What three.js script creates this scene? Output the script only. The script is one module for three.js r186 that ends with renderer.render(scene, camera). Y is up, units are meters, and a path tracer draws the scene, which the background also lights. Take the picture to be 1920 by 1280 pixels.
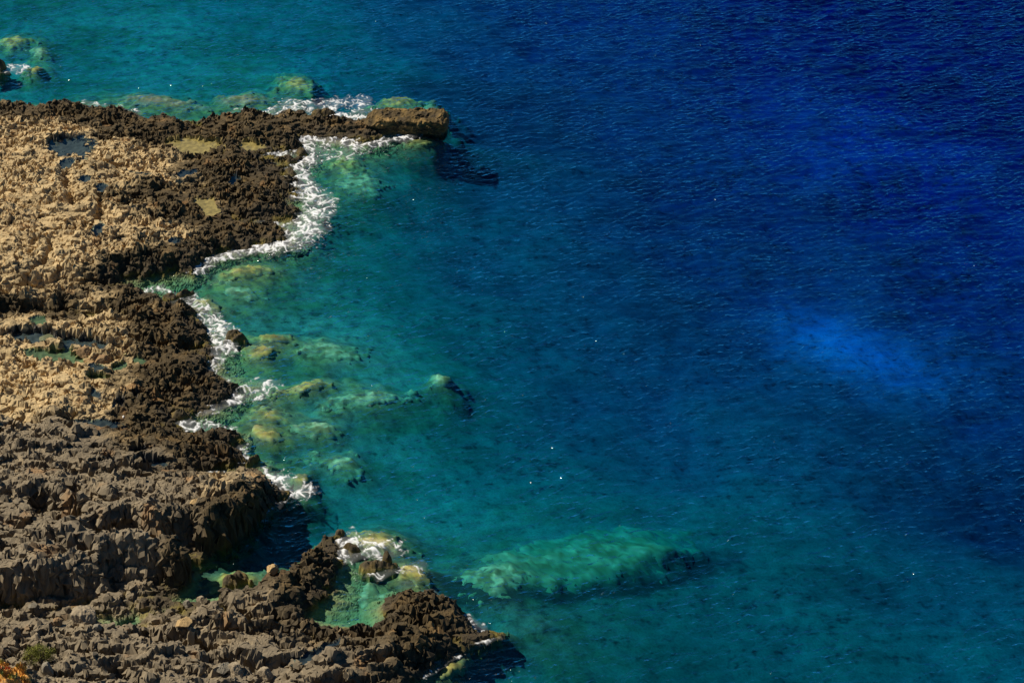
import * as THREE from 'three';
import { mergeGeometries } from 'three/addons/utils/BufferGeometryUtils.js';

// ---------------------------------------------------------------- camera, sky, sun, exposure
const scene = new THREE.Scene();
const CAM_H = 115, PITCH = 30, FOV = 18;
const camera = new THREE.PerspectiveCamera(FOV, 1024 / 682, 1, 9000);
camera.position.set(0, CAM_H, 0);
camera.rotation.set(-PITCH * Math.PI / 180, 0, 0);
scene.add(camera);

const SUN_AZ = 69 * Math.PI / 180, SUN_EL = 47 * Math.PI / 180;      // to the left of the view, ahead
const sunDir = new THREE.Vector3(-Math.sin(SUN_AZ) * Math.cos(SUN_EL), Math.sin(SUN_EL), -Math.cos(SUN_AZ) * Math.cos(SUN_EL));
const sun = new THREE.DirectionalLight(0xffffff, 5);
sun.color.setRGB(1, 0.93, 0.8);
sun.position.copy(sunDir).multiplyScalar(400).add(new THREE.Vector3(-20, 0, -210));
sun.target.position.set(-20, 0, -210);
sun.castShadow = true;
sun.shadow.mapSize.set(4096, 4096);
Object.assign(sun.shadow.camera, { left: -140, right: 140, top: 140, bottom: -140, near: 50, far: 900 });
scene.add(sun, sun.target);

{ // clear deep-blue summer sky, a little paler at the horizon and round the sun
  const W = 512, H = 256, data = new Float32Array(W * H * 4);
  const hor = [0.03, 0.36, 0.86], zen = [0.006, 0.035, 0.13];
  for (let r = 0; r < H; r++) for (let c = 0; c < W; c++) {
    const el = ((r + 0.5) / H - 0.5) * Math.PI, az = ((c + 0.5) / W - 0.5) * 2 * Math.PI;
    const x = Math.cos(az) * Math.cos(el), y = Math.sin(el), z = Math.sin(az) * Math.cos(el);
    const t = Math.pow(Math.max(0, 1 - Math.max(0, y)), 2.0), cs = x * sunDir.x + y * sunDir.y + z * sunDir.z;
    const glow = 0.22 * Math.pow(Math.max(0, cs), 14);
    for (let k = 0; k < 3; k++) data[(r * W + c) * 4 + k] = zen[k] + (hor[k] - zen[k]) * t + glow * [1, 0.95, 0.85][k];
    data[(r * W + c) * 4 + 3] = 1;
  }
  const sky = new THREE.DataTexture(data, W, H, THREE.RGBAFormat, THREE.FloatType);
  sky.mapping = THREE.EquirectangularReflectionMapping;
  sky.magFilter = sky.minFilter = THREE.LinearFilter;
  sky.needsUpdate = true;
  scene.background = sky; scene.environment = sky;
  scene.backgroundIntensity = scene.environmentIntensity = 0.5;
}
const renderer = new THREE.WebGLRenderer({ antialias: true });
renderer.toneMapping = THREE.LinearToneMapping;
renderer.toneMappingExposure = 1.18;
renderer.shadowMap.enabled = true;

// ---------------------------------------------------------------- helpers
function rng(seed) { let s = seed >>> 0; return () => { s = (s + 0x6d2b79f5) | 0; let t = Math.imul(s ^ (s >>> 15), 1 | s); t = (t + Math.imul(t ^ (t >>> 7), 61 | t)) ^ t; return ((t ^ (t >>> 14)) >>> 0) / 4294967296; }; }
const PERM = new Uint8Array(512); { const r = rng(71), p = [...Array(256).keys()]; for (let i = 255; i > 0; i--) { const j = Math.floor(r() * (i + 1)); [p[i], p[j]] = [p[j], p[i]]; } for (let i = 0; i < 512; i++) PERM[i] = p[i & 255]; }
const GX = new Float32Array(256), GY = new Float32Array(256), RA = new Float32Array(256), RB = new Float32Array(256);
{ const r = rng(5); for (let i = 0; i < 256; i++) { const a = r() * Math.PI * 2; GX[i] = Math.cos(a); GY[i] = Math.sin(a); RA[i] = r(); RB[i] = r(); } }
const clamp = (x, a, b) => x < a ? a : x > b ? b : x, lerp = (a, b, t) => a + (b - a) * t;
const sstep = (a, b, x) => { const t = clamp((x - a) / (b - a), 0, 1); return t * t * (3 - 2 * t); };
function pn(x, y) {                                             // gradient noise, about -1..1
  const ix = Math.floor(x), iy = Math.floor(y), fx = x - ix, fy = y - iy, X = ix & 255, Y = iy & 255;
  const u = fx * fx * fx * (fx * (fx * 6 - 15) + 10), v = fy * fy * fy * (fy * (fy * 6 - 15) + 10);
  const a = PERM[PERM[X] + Y], b = PERM[PERM[X + 1] + Y], c = PERM[PERM[X] + Y + 1], d = PERM[PERM[X + 1] + Y + 1];
  return 1.5 * lerp(lerp(GX[a] * fx + GY[a] * fy, GX[b] * (fx - 1) + GY[b] * fy, u), lerp(GX[c] * fx + GY[c] * (fy - 1), GX[d] * (fx - 1) + GY[d] * (fy - 1), u), v);
}
function fbm(x, y, o) { let s = 0, a = 0.5; for (let i = 0; i < o; i++) { s += a * pn(x, y); x = x * 2.03 + 17.3; y = y * 2.03 - 9.1; a *= 0.5; } return s; }
function ridged(x, y, o) { let s = 0, a = 0.5, w = 1; for (let i = 0; i < o; i++) { let n = 1 - Math.abs(pn(x, y)) * 1.3; n = Math.max(0, n); n *= n * w; w = clamp(n * 1.6, 0, 1); s += a * n; x = x * 2.1 + 5.2; y = y * 2.1 + 31.7; a *= 0.52; } return s; }
const W2 = [0, 0, 0];
function worley(x, y) {                                         // F1, F2 and a random number of the cell, in W2
  const ix = Math.floor(x), iy = Math.floor(y); let f1 = 9, f2 = 9, id = 0;
  for (let j = -1; j <= 1; j++) for (let i = -1; i <= 1; i++) {
    const h = PERM[PERM[(ix + i) & 255] + ((iy + j) & 255)], dx = ix + i + RA[h] - x, dy = iy + j + RB[h] - y, d = dx * dx + dy * dy;
    if (d < f1) { f2 = f1; f1 = d; id = h; } else if (d < f2) f2 = d;
  }
  W2[0] = Math.sqrt(f1); W2[1] = Math.sqrt(f2); W2[2] = id / 255; return W2[0];
}
const TAN = Math.tan(FOV / 2 * Math.PI / 180), CP = Math.cos(PITCH * Math.PI / 180), SP = Math.sin(PITCH * Math.PI / 180);
function P(px, py, h = 0) {                                     // where the sight line of a place in the 1920 x 1280 photograph meets height h
  const u = (px / 960 - 1) * TAN * 1.5015, v = (1 - py / 640) * TAN;
  const dy = v * CP - SP, dz = -(CP + v * SP), t = (h - CAM_H) / dy;
  return [u * t, dz * t];
}
const names = {};
function numbered(n) { const k = names[n] = (names[n] ?? -1) + 1; return k ? n + '_' + String(k).padStart(3, '0') : n; }
function add(o, name, data, parent = scene) {
  o.name = parent === scene ? numbered(name) : name; Object.assign(o.userData, data ?? {});
  o.traverse((m) => { if (m.isMesh) { m.castShadow = true; m.receiveShadow = true; } });
  parent.add(o); return o;
}
const structure = (label) => ({ kind: 'structure', label });
const thing = (label, category, group) => group ? { label, category, group } : { label, category };

// ---------------------------------------------------------------- the lie of the land (places read off the photograph, with the height they have)
const coast = [ // x, y in the photograph, height of the rock edge there
  [-260, 190, 1], [0, 184, 1.4], [31, 181, 1.4], [70, 193, 1.2], [125, 183, 1.5], [160, 191, 1.2], [200, 206, 0.6], [227, 196, 1.2], [250, 208, 1], [273, 217, 0.8], [312, 211, 1.1], [357, 220, 0.9], [372, 230, 0.5], [385, 217, 1], [427, 216, 1], [453, 206, 1.4], [482, 196, 1.6], [498, 206, 1.2], [514, 219, 0.3], [530, 206, 1], [546, 203, 1.1], [582, 210, 1], [592, 222, 0.2], [634, 218, 0.9], [660, 228, 0.4], [684, 222, 0.7], [720, 222, 0.9], [770, 236, 0.2],
  [762, 245, 0], [731, 249, 0], [705, 261, 0], [681, 267, 0], [645, 261, 0], [621, 260, 0], [587, 256, 0], [561, 259, 0], [564, 272, 0], [561, 282, 0], [530, 284, 0], [465, 287, 0], [500, 294, 0], [546, 295, 0], [569, 299, 0], [546, 304, 0], [527, 307, 0], [543, 317, 0], [541, 329, 0], [512, 323, 0], [491, 325, 0], [512, 337, 0], [552, 336, 0], [540, 350, 0], [563, 354, 0], [554, 366, 0], [534, 372, 0], [548, 382, 0], [556, 394, 0], [554, 407, 0], [525, 411, 0], [496, 412, 0], [468, 420, 0], [501, 420, 0], [534, 427, 0], [538, 451, 0], [519, 456, 0], [487, 460, 0], [456, 465, 0], [417, 471, 0], [394, 483, 0], [370, 499, 0], [359, 508, 0], [325, 510, 0], [286, 514, 0], [234, 520, 0], [215, 528, 0], [247, 537, 0], [262, 548, 0], [290, 552, 0], [294, 561, 0], [333, 577, 0], [346, 572, 0.4], [372, 577, 0.3], [372, 594, 0], [375, 612, 0], [394, 629, 0], [388, 638, 0], [411, 651, 0], [396, 664, 0], [396, 688, 0], [388, 696, 0], [414, 711, 0], [448, 725, 0], [427, 748, 0], [406, 761, 0], [372, 772, 0], [338, 782, 0], [326, 793, 0], [340, 804, 0], [372, 812, 0.4], [417, 809, 0.5], [440, 808, 0.5], [450, 821, 0], [438, 834, 0], [424, 838, 0], [448, 850, 0], [463, 865, 0], [482, 860, 0.4], [484, 868, 0], [458, 874, 0], [430, 880, 0], [392, 891, 0], [430, 894, 0], [470, 886, 0.3], [491, 882, 0.6], [500, 895, 0.3], [508, 912, 0], [544, 932, 0], [521, 943, 0], [503, 955, 0], [478, 985, 0], [452, 1010, 0], [431, 1028, 0], [390, 1040, 0], [352, 1054, 0], [354, 1081, 0], [340, 1104, 0], [305, 1128, 0], [330, 1132, 0], [352, 1124, 1], [392, 1124, 1.4], [418, 1112, 1.4], [442, 1114, 1.2], [495, 1096, 1.2], [503, 1078, 1], [532, 1066, 1.2], [555, 1048, 1.3], [592, 1032, 1], [602, 1012, 0.8], [612, 1002, 0.6], [632, 998, 0.5], [642, 1000, 0],
  [633, 1016, 0], [640, 1030, 0], [628, 1046, 0], [648, 1057, 0], [620, 1073, 0], [626, 1097, 0], [619, 1114, 0], [589, 1136, 0], [575, 1156, 0], [568, 1166, 0.3], [592, 1174, 0.4], [630, 1178, 0.5], [664, 1177, 0.5], [695, 1175, 0.5], [728, 1163, 0.3], [728, 1137, 0], [738, 1118, 0.4], [752, 1110, 0.8], [771, 1113, 0.8], [795, 1121, 0.5], [819, 1115, 0.5], [824, 1120, 0], [812, 1134, 0], [846, 1134, 0.5], [867, 1142, 0.2], [867, 1159, 0], [881, 1181, 0], [901, 1183, 0], [929, 1177, 0.3], [943, 1181, 0], [932, 1193, 0], [901, 1205, 0], [874, 1203, 0], [867, 1221, 0], [815, 1241, 0], [788, 1265, 0], [778, 1282, 0], [740, 1350, 0], [700, 1500, 0], [-400, 1500, 0]].map(([x, y, h]) => P(x, y, h * 0.5));

const gridX0 = -92, gridX1 = 14, gridZ0 = -292, gridZ1 = -112, SD = 0.4;
const SW = Math.ceil((gridX1 - gridX0) / SD) + 1, SH = Math.ceil((gridZ1 - gridZ0) / SD) + 1, SDF = new Float32Array(SW * SH);
function polyDist(poly, x, z) {                                 // distance to the outline, positive inside
  let m = 1e9, inside = false;
  for (let i = 0, j = poly.length - 1; i < poly.length; j = i++) {
    const ax = poly[j][0], az = poly[j][1], bx = poly[i][0], bz = poly[i][1], ex = bx - ax, ez = bz - az;
    const t = clamp(((x - ax) * ex + (z - az) * ez) / (ex * ex + ez * ez), 0, 1), dx = x - ax - ex * t, dz = z - az - ez * t, d = dx * dx + dz * dz;
    if (d < m) m = d;
    if ((az > z) !== (bz > z) && x < (bx - ax) * (z - az) / (bz - az) + ax) inside = !inside;
  }
  return inside ? Math.sqrt(m) : -Math.sqrt(m);
}
for (let j = 0; j < SH; j++) for (let i = 0; i < SW; i++) SDF[j * SW + i] = polyDist(coast, gridX0 + i * SD, gridZ0 + j * SD);
function sdf(x, z) {
  const u = clamp((x - gridX0) / SD, 0, SW - 1.001), v = clamp((z - gridZ0) / SD, 0, SH - 1.001), i = Math.floor(u), j = Math.floor(v), a = u - i, b = v - j, k = j * SW + i;
  return lerp(lerp(SDF[k], SDF[k + 1], a), lerp(SDF[k + SW], SDF[k + SW + 1], a), b);
}
// Smooth fields through values given at places: baked on a 1 m raster
function field(points, n, pow = 3, soft = 2) {                  // points: [x, z, v1 .. vn]
  const x0 = -130, z0 = -420, w = 251, h = 321, data = new Float32Array(w * h * n);
  for (let j = 0; j < h; j++) for (let i = 0; i < w; i++) {
    const x = x0 + i, z = z0 + j; let s = 0; const acc = new Array(n).fill(0);
    for (const p of points) { const k = 1 / Math.pow((x - p[0]) ** 2 + (z - p[1]) ** 2 + soft, pow / 2); s += k; for (let c = 0; c < n; c++) acc[c] += k * p[2 + c]; }
    for (let c = 0; c < n; c++) data[(j * w + i) * n + c] = acc[c] / s;
  }
  return (x, z, c = 0) => {
    const u = clamp(x - x0, 0, w - 1.001), v = clamp(z - z0, 0, h - 1.001), i = Math.floor(u), j = Math.floor(v), a = u - i, b = v - j, k = (j * w + i) * n + c;
    return lerp(lerp(data[k], data[k + n], a), lerp(data[k + w * n], data[k + w * n + n], a), b);
  };
}
// height of the shelf (m), and over how many metres the shore climbs to it
const plateau = field([[20, 230, 2.2, 3], [150, 215, 1.6, 2], [300, 235, 1.4, 1.6], [420, 235, 1.5, 1.4], [490, 220, 1.8, 1.2], [560, 230, 1.3, 1.2], [640, 240, 1.2, 1], [720, 238, 1.1, 1], [60, 330, 2.6, 3], [200, 320, 2.2, 3], [330, 290, 1.2, 2], [440, 270, 1.0, 2], [440, 330, 1.2, 1.6], [500, 360, 1.3, 1.4], [380, 380, 1.6, 2], [500, 395, 1.2, 1.2], [230, 400, 2.4, 2], [100, 430, 3.0, 2], [280, 455, 2.6, 1.2], [400, 450, 1.9, 1], [500, 440, 1.3, 1], [150, 485, 2.6, 1], [30, 480, 3.2, 1.4], [150, 540, 1.8, 1], [50, 545, 2.0, 1.2], [300, 590, 1.5, 1], [350, 600, 1.6, 0.9], [100, 610, 1.5, 2], [200, 610, 1.6, 1.6], [330, 640, 1.5, 1.2], [130, 660, 1.1, 2], [350, 690, 1.6, 1.2], [250, 700, 1.4, 2], [50, 710, 2.2, 2], [130, 740, 2.2, 2], [410, 725, 1.2, 1], [320, 750, 1.7, 1.2], [200, 780, 1.7, 2], [60, 820, 2.8, 2], [250, 830, 2.2, 2], [380, 840, 1.7, 1.2], [350, 860, 2.2, 1.6], [60, 900, 3.6, 2], [200, 890, 3.2, 2], [300, 900, 3.4, 1.6], [420, 860, 1.8, 1], [400, 915, 5.0, 0.6], [460, 895, 6.0, 0.3], [495, 900, 5.4, 0.25], [530, 928, 1.0, 1], [430, 950, 6.2, 0.25], [470, 930, 6.2, 0.25], [340, 950, 4.8, 0.6], [200, 960, 4.4, 2], [80, 980, 4.6, 2], [330, 1000, 5.0, 0.3], [400, 1000, 4.8, 0.25], [180, 1030, 5.0, 1.2], [60, 1060, 5.0, 0.6], [270, 1050, 4.9, 0.25], [320, 1055, 4.4, 0.25], [150, 1080, 4.6, 0.25], [40, 1200, 4.6, 1.5], [200, 1180, 3.8, 1.2], [300, 1150, 3.0, 1], [400, 1140, 2.6, 1], [480, 1120, 2.2, 1], [560, 1070, 2.0, 1], [600, 1050, 1.8, 0.9], [580, 1110, 2.0, 0.9], [620, 1010, 1.2, 0.8], [500, 1180, 2.0, 1], [600, 1190, 1.5, 1], [700, 1190, 1.8, 1], [760, 1135, 2.4, 0.8], [830, 1160, 2.4, 0.8], [780, 1190, 2.6, 1], [840, 1190, 2.2, 0.8], [915, 1190, 0.9, 0.8], [720, 1230, 2.8, 1], [600, 1250, 3.2, 1], [450, 1230, 3.4, 1.2], [300, 1230, 4.2, 1.2], [130, 1250, 5.0, 1.4], [30, 1270, 6.2, 1.4], [400, 1280, 4.2, 1.2], [600, 1290, 3.8, 1.2]].map(([x, y, h, s]) => [...P(x, y, h), h, s]), 2, 4, 3);
// what the rock looks like: tan karst, dark wet crust, grey bedded limestone
const look = field([[20, 240, 1, 0, 0], [120, 240, 1, 0, 0], [60, 205, 0.2, 1, 0], [160, 210, 0, 1, 0], [230, 230, 0.1, 1, 0], [300, 240, 0, 1, 0], [290, 285, 0.9, 0.2, 0], [210, 275, 1, 0, 0], [380, 245, 0, 1, 0], [480, 220, 0.2, 0.9, 0], [560, 240, 0, 1, 0], [640, 240, 0, 1, 0], [720, 240, 0.1, 1, 0], [400, 290, 0, 1, 0], [350, 300, 0.3, 0.8, 0], [320, 325, 0.9, 0.3, 0], [240, 320, 1, 0, 0], [100, 330, 1, 0, 0], [20, 350, 1, 0, 0], [400, 340, 0.2, 0.9, 0], [480, 330, 0, 1, 0], [500, 370, 0, 1, 0], [380, 370, 0.2, 0.9, 0], [300, 350, 0.1, 1, 0], [230, 365, 0.3, 0.8, 0], [170, 370, 1, 0.1, 0], [420, 410, 0.1, 1, 0], [330, 400, 0.1, 1, 0], [260, 420, 0.9, 0.3, 0], [330, 430, 0.8, 0.3, 0], [210, 450, 1, 0.1, 0], [100, 420, 1, 0, 0], [20, 440, 1, 0, 0], [400, 450, 0, 1, 0], [500, 440, 0, 1, 0], [330, 480, 0, 1, 0], [230, 485, 0.2, 1, 0], [150, 480, 0.9, 0.2, 0], [60, 490, 1, 0, 0], [200, 515, 0, 1, 0], [100, 525, 0.7, 0.5, 0], [180, 540, 0.8, 0.4, 0], [50, 540, 0.8, 0.3, 0.2], [230, 555, 0.1, 1, 0], [30, 565, 0.1, 1, 0], [120, 570, 0.1, 1, 0], [40, 595, 0.9, 0.1, 0], [110, 605, 1, 0, 0], [190, 590, 1, 0.1, 0], [220, 620, 0.7, 0.4, 0], [270, 590, 0, 1, 0], [330, 620, 0, 1, 0], [300, 680, 0, 1, 0], [370, 660, 0, 1, 0], [380, 720, 0, 1, 0], [200, 660, 0.7, 0.4, 0], [50, 650, 1, 0, 0], [60, 700, 1, 0, 0], [120, 700, 0.9, 0.2, 0], [150, 750, 0.9, 0, 0.2], [60, 750, 1, 0, 0], [220, 730, 0.5, 0.4, 0.4], [270, 740, 0.1, 1, 0.1], [330, 760, 0, 1, 0], [250, 790, 0.1, 0.9, 0.3], [100, 785, 0.2, 0.2, 0.8], [50, 820, 0.1, 0.2, 1], [150, 840, 0.2, 0.3, 0.9], [280, 810, 0, 1, 0.2], [330, 830, 0, 1, 0.1], [400, 820, 0, 1, 0], [290, 850, 0.1, 0.4, 0.8], [400, 860, 0, 0.9, 0.3], [340, 890, 0, 0.6, 0.6], [200, 890, 0.2, 0.2, 1], [60, 900, 0.3, 0.1, 1], [450, 885, 0.75, 0, 0.75], [420, 915, 0.75, 0, 0.75], [485, 890, 0.6, 0.1, 0.7], [460, 985, 0, 1, 0.1], [500, 930, 0, 1, 0.1], [530, 925, 0, 1, 0], [300, 950, 0.1, 0.2, 1], [150, 980, 0.2, 0.1, 1], [50, 1030, 0.1, 0.1, 1], [330, 1000, 0, 0.6, 0.7], [250, 1050, 0, 0.2, 1], [150, 1060, 0, 0.1, 1], [340, 1060, 0, 0.8, 0.3], [420, 990, 0, 0.8, 0.3], [150, 1160, 0.1, 0, 1], [50, 1200, 0, 0, 1], [300, 1140, 0.2, 0, 1], [400, 1130, 0.3, 0.1, 0.9], [480, 1120, 0.1, 0.5, 0.7], [560, 1090, 0, 0.9, 0.2], [600, 1030, 0, 1, 0], [590, 1110, 0, 1, 0], [400, 1190, 0.2, 0.3, 0.7], [500, 1170, 0.1, 0.6, 0.5], [600, 1190, 0.1, 0.7, 0.4], [760, 1130, 0, 1, 0], [840, 1160, 0, 1, 0], [900, 1190, 0, 1, 0], [700, 1190, 0.1, 0.7, 0.4], [780, 1210, 0, 1, 0.1], [700, 1230, 0, 0.5, 0.7], [600, 1230, 0, 0.2, 1], [480, 1220, 0.1, 0.1, 1], [300, 1230, 0.1, 0, 1], [150, 1250, 0, 0, 1], [400, 1270, 0.1, 0, 1], [650, 1275, 0, 0.5, 0.7], [740, 1265, 0, 0.8, 0.3]].map(([x, y, a, b, c]) => [...P(x, y, 2), a, b, c]), 3, 3.6, 2);

// clefts and notches: line, depth, half-width, height of the ground they cut
const clefts = [
  [[215, 528, 120, 524, 0, 550], 1.5, 1.5, 1.2], [[275, 572, 180, 580, 60, 575, -40, 590], 1.0, 1.1, 1], [[0, 782, 60, 780, 130, 768], 1.1, 0.5, 2], [[305, 1128, 244, 1140, 150, 1145, 60, 1160, -60, 1175], 4.4, 3.4, 1], [[170, 982, 230, 988, 285, 985], 1.7, 0.9, 3.5], [[86, 945, 128, 955], 2.2, 1.1, 3], [[212, 1040, 262, 1044], 1.7, 0.8, 4], [[480, 874, 430, 886, 385, 894], 1.8, 1.0, 0],
  [[185, 988, 240, 978, 290, 992, 345, 985], 2.6, 1.6, 3.4], [[80, 925, 108, 948, 132, 958], 2.4, 1.4, 3], [[205, 1032, 262, 1042, 285, 1036], 2.0, 1.2, 3.6], [[-20, 1085, 90, 1078, 190, 1088, 250, 1080], 1.6, 1.0, 3.6], [[262, 1196, 330, 1204, 400, 1206], 1.6, 1.0, 2], [[397, 1246, 480, 1252, 560, 1240, 590, 1225, 622, 1205], 1.3, 0.9, 2], [[210, 1250, 250, 1275, 290, 1300], 1.6, 0.8, 3.5], [[60, 860, 140, 875, 210, 868], 0.8, 0.7, 3], [[0, 925, 70, 915], 0.9, 0.7, 3], [[135, 905, 200, 930, 260, 920, 330, 940], 0.9, 0.7, 3.3], [[410, 1130, 430, 1150, 520, 1160], 1.3, 0.8, 1.2], [[400, 1190, 480, 1195, 560, 1185, 640, 1200, 720, 1195], 0.9, 0.8, 1], [[0, 1010, 90, 1000, 160, 1015], 0.9, 0.6, 4.2], [[20, 1090, 120, 1075, 200, 1090], 1.4, 0.7, 4],
  [[150, 262, 190, 300, 260, 310], 0.7, 0.7, 1.8], [[120, 300, 130, 370], 0.8, 0.6, 2.2], [[250, 370, 320, 385, 400, 395], 0.8, 0.8, 1], [[190, 360, 180, 440], 0.9, 0.6, 2], [[40, 505, 90, 470, 95, 440], 0.8, 0.4, 2.8], [[70, 530, 105, 500], 0.9, 0.4, 2], [[230, 640, 330, 655, 395, 640], 0.7, 0.7, 0.6], [[330, 785, 270, 800, 220, 800], 0.7, 0.8, 0.8], [[690, 1240, 760, 1225, 860, 1215], 0.7, 0.6, 2], [[100, 1215, 190, 1222, 250, 1215], 1.0, 0.5, 3.6], [[110, 1262, 210, 1268], 1.2, 0.5, 4.4], [[560, 1275, 640, 1262, 760, 1255], 0.8, 0.6, 3], [[770, 1165, 830, 1175, 860, 1185], 0.8, 0.6, 1.6]].map(([c, depth, w, h]) => {
    const pts = []; for (let i = 0; i < c.length; i += 2) pts.push(P(c[i], c[i + 1], h)); 
    return { pts, depth, w, floor: h > 0 ? 0.45 : -2, x0: Math.min(...pts.map((p) => p[0])) - w * 3, x1: Math.max(...pts.map((p) => p[0])) + w * 3, z0: Math.min(...pts.map((p) => p[1])) - w * 3, z1: Math.max(...pts.map((p) => p[1])) + w * 3 };
  });
function lineDist(pts, x, z) {
  let m = 1e9;
  for (let i = 1; i < pts.length; i++) {
    const [ax, az] = pts[i - 1], ex = pts[i][0] - ax, ez = pts[i][1] - az, t = clamp(((x - ax) * ex + (z - az) * ez) / (ex * ex + ez * ez), 0, 1);
    m = Math.min(m, Math.hypot(x - ax - ex * t, z - az - ez * t));
  }
  return m;
}
// tide pools: place and half-axes in the photograph, lean, water level, depth, kind (0 dark blue, 1 green, 2 pale ochre shallow)
const pools = [
  [130, 273, 46, 15, 0.18, 1.7, 0.5, 0, 'long dark blue rock pool in the tan rock near the spit'], [362, 272, 46, 12, 0.1, 0.75, 0.15, 2, 'pale ochre shallow pool behind the dark spit'], [122, 306, 12, 8, 0, 1.9, 0.4, 0, 'small dark pool just below the long blue pool'], [345, 328, 26, 7, -0.2, 0.95, 0.3, 0, 'narrow blue pool at the edge of the tan rock'], [272, 330, 22, 5, 0.1, 1.4, 0.3, 0, 'thin blue pool left of the narrow edge pool'], [440, 335, 9, 9, 0, 0.7, 0.5, 0, 'round blue pool in dark rock beside the foamy cove'],
  [183, 428, 11, 10, 0.3, 1.9, 0.6, 0, 'deep blue hole pool in the tan rock platform'], [224, 448, 10, 6, 0, 1.8, 0.5, 0, 'small blue pool right of the deep hole pool'], [190, 352, 12, 6, 0, 1.8, 0.4, 0, 'small blue pool in a crack of the tan platform'], [158, 335, 10, 6, 0, 1.9, 0.4, 0, 'tiny blue pool above the crack pool'], [325, 451, 9, 4, 0, 1.9, 0.4, 0, 'small pool where tan rock turns dark'], [390, 385, 26, 9, 0.4, 1.0, 0.12, 2, 'dull ochre wet hollow in the dark shelf'], [470, 273, 24, 6, 0.1, 0.55, 0.12, 2, 'ochre algae pool beside the foam channel'],
  [70, 598, 15, 6, 0, 1.2, 0.3, 1, 'small green pool above the pool terrace'], [62, 630, 52, 9, 0.05, 0.85, 0.35, 0, 'dark upper pool of the pool terrace'], [150, 645, 45, 9, 0.1, 0.85, 0.35, 0, 'dark pool with small stones in the terrace'], [95, 668, 58, 13, 0.04, 0.7, 0.35, 1, 'large green pool on the rock terrace'], [183, 691, 16, 8, 0.2, 0.8, 0.3, 0, 'blue pool right below the large green pool'], [222, 688, 13, 5, -0.2, 0.8, 0.1, 1, 'yellow green algae puddle beside blue pool'], [262, 675, 13, 4, 0.2, 1.0, 0.1, 1, 'yellow green algae puddle in black rock'], [186, 711, 22, 6, 0.1, 0.85, 0.3, 1, 'greenish pool under the brown boulders'],
  [255, 741, 9, 5, 0, 0.95, 0.4, 0, 'tiny blue pool in the black shelf'], [222, 757, 13, 8, 0, 0.9, 0.5, 0, 'blue pool below the pale rock tongue'], [175, 738, 14, 6, 0.2, 1.1, 0.4, 0, 'small dark pool left of the pale rock tongue'], [160, 797, 58, 9, 0.0, 1.0, 0.4, 0, 'long dark pool along the fissure'], [138, 807, 18, 7, -0.2, 0.95, 0.2, 1, 'green shallow end of the fissure pool'], [260, 847, 15, 7, 0, 1.5, 0.4, 0, 'dark blue pool on the grey shelf'], [285, 867, 28, 6, -0.08, 1.7, 0.4, 0, 'narrow dark pool below the grey shelf pool'], [210, 865, 12, 5, 0, 1.8, 0.3, 0, 'small dark pool left of the narrow one'],
  [596, 1222, 40, 7, -0.5, 1.7, 0.3, 0, 'slanting pool lying in the grey ridge'], [750, 1197, 13, 6, 0.2, 1.5, 0.3, 0, 'little grey blue pool near the ridge end']].map(([x, y, a, b, lean, level, depth, kind, label]) => {
    const c = P(x, y, level), e = P(x + 10, y, level), n = P(x, y - 10, level), mx = (e[0] - c[0]) / 10, mz = (c[1] - n[1]) / 10;
    return { x: c[0], z: c[1], a: a * mx * 1.1, b: b * mz * 1.3, mx, mz, lean, level, depth, kind, label };
  });
function poolR(p, x, z) {                                       // 1 on the rim of the pool
  const u = (x - p.x) / p.mx, v = (z - p.z) / p.mz, c = Math.cos(p.lean), s = Math.sin(p.lean), a = (u * c + v * s) / (p.a / p.mx), b = (-u * s + v * c) / (p.b / p.mz);
  return Math.sqrt(a * a + b * b) * (1 + 0.4 * pn(x * 0.6 + 3, z * 0.45) + 0.35 * pn(x * 1.6, z * 1.4));
}

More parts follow.
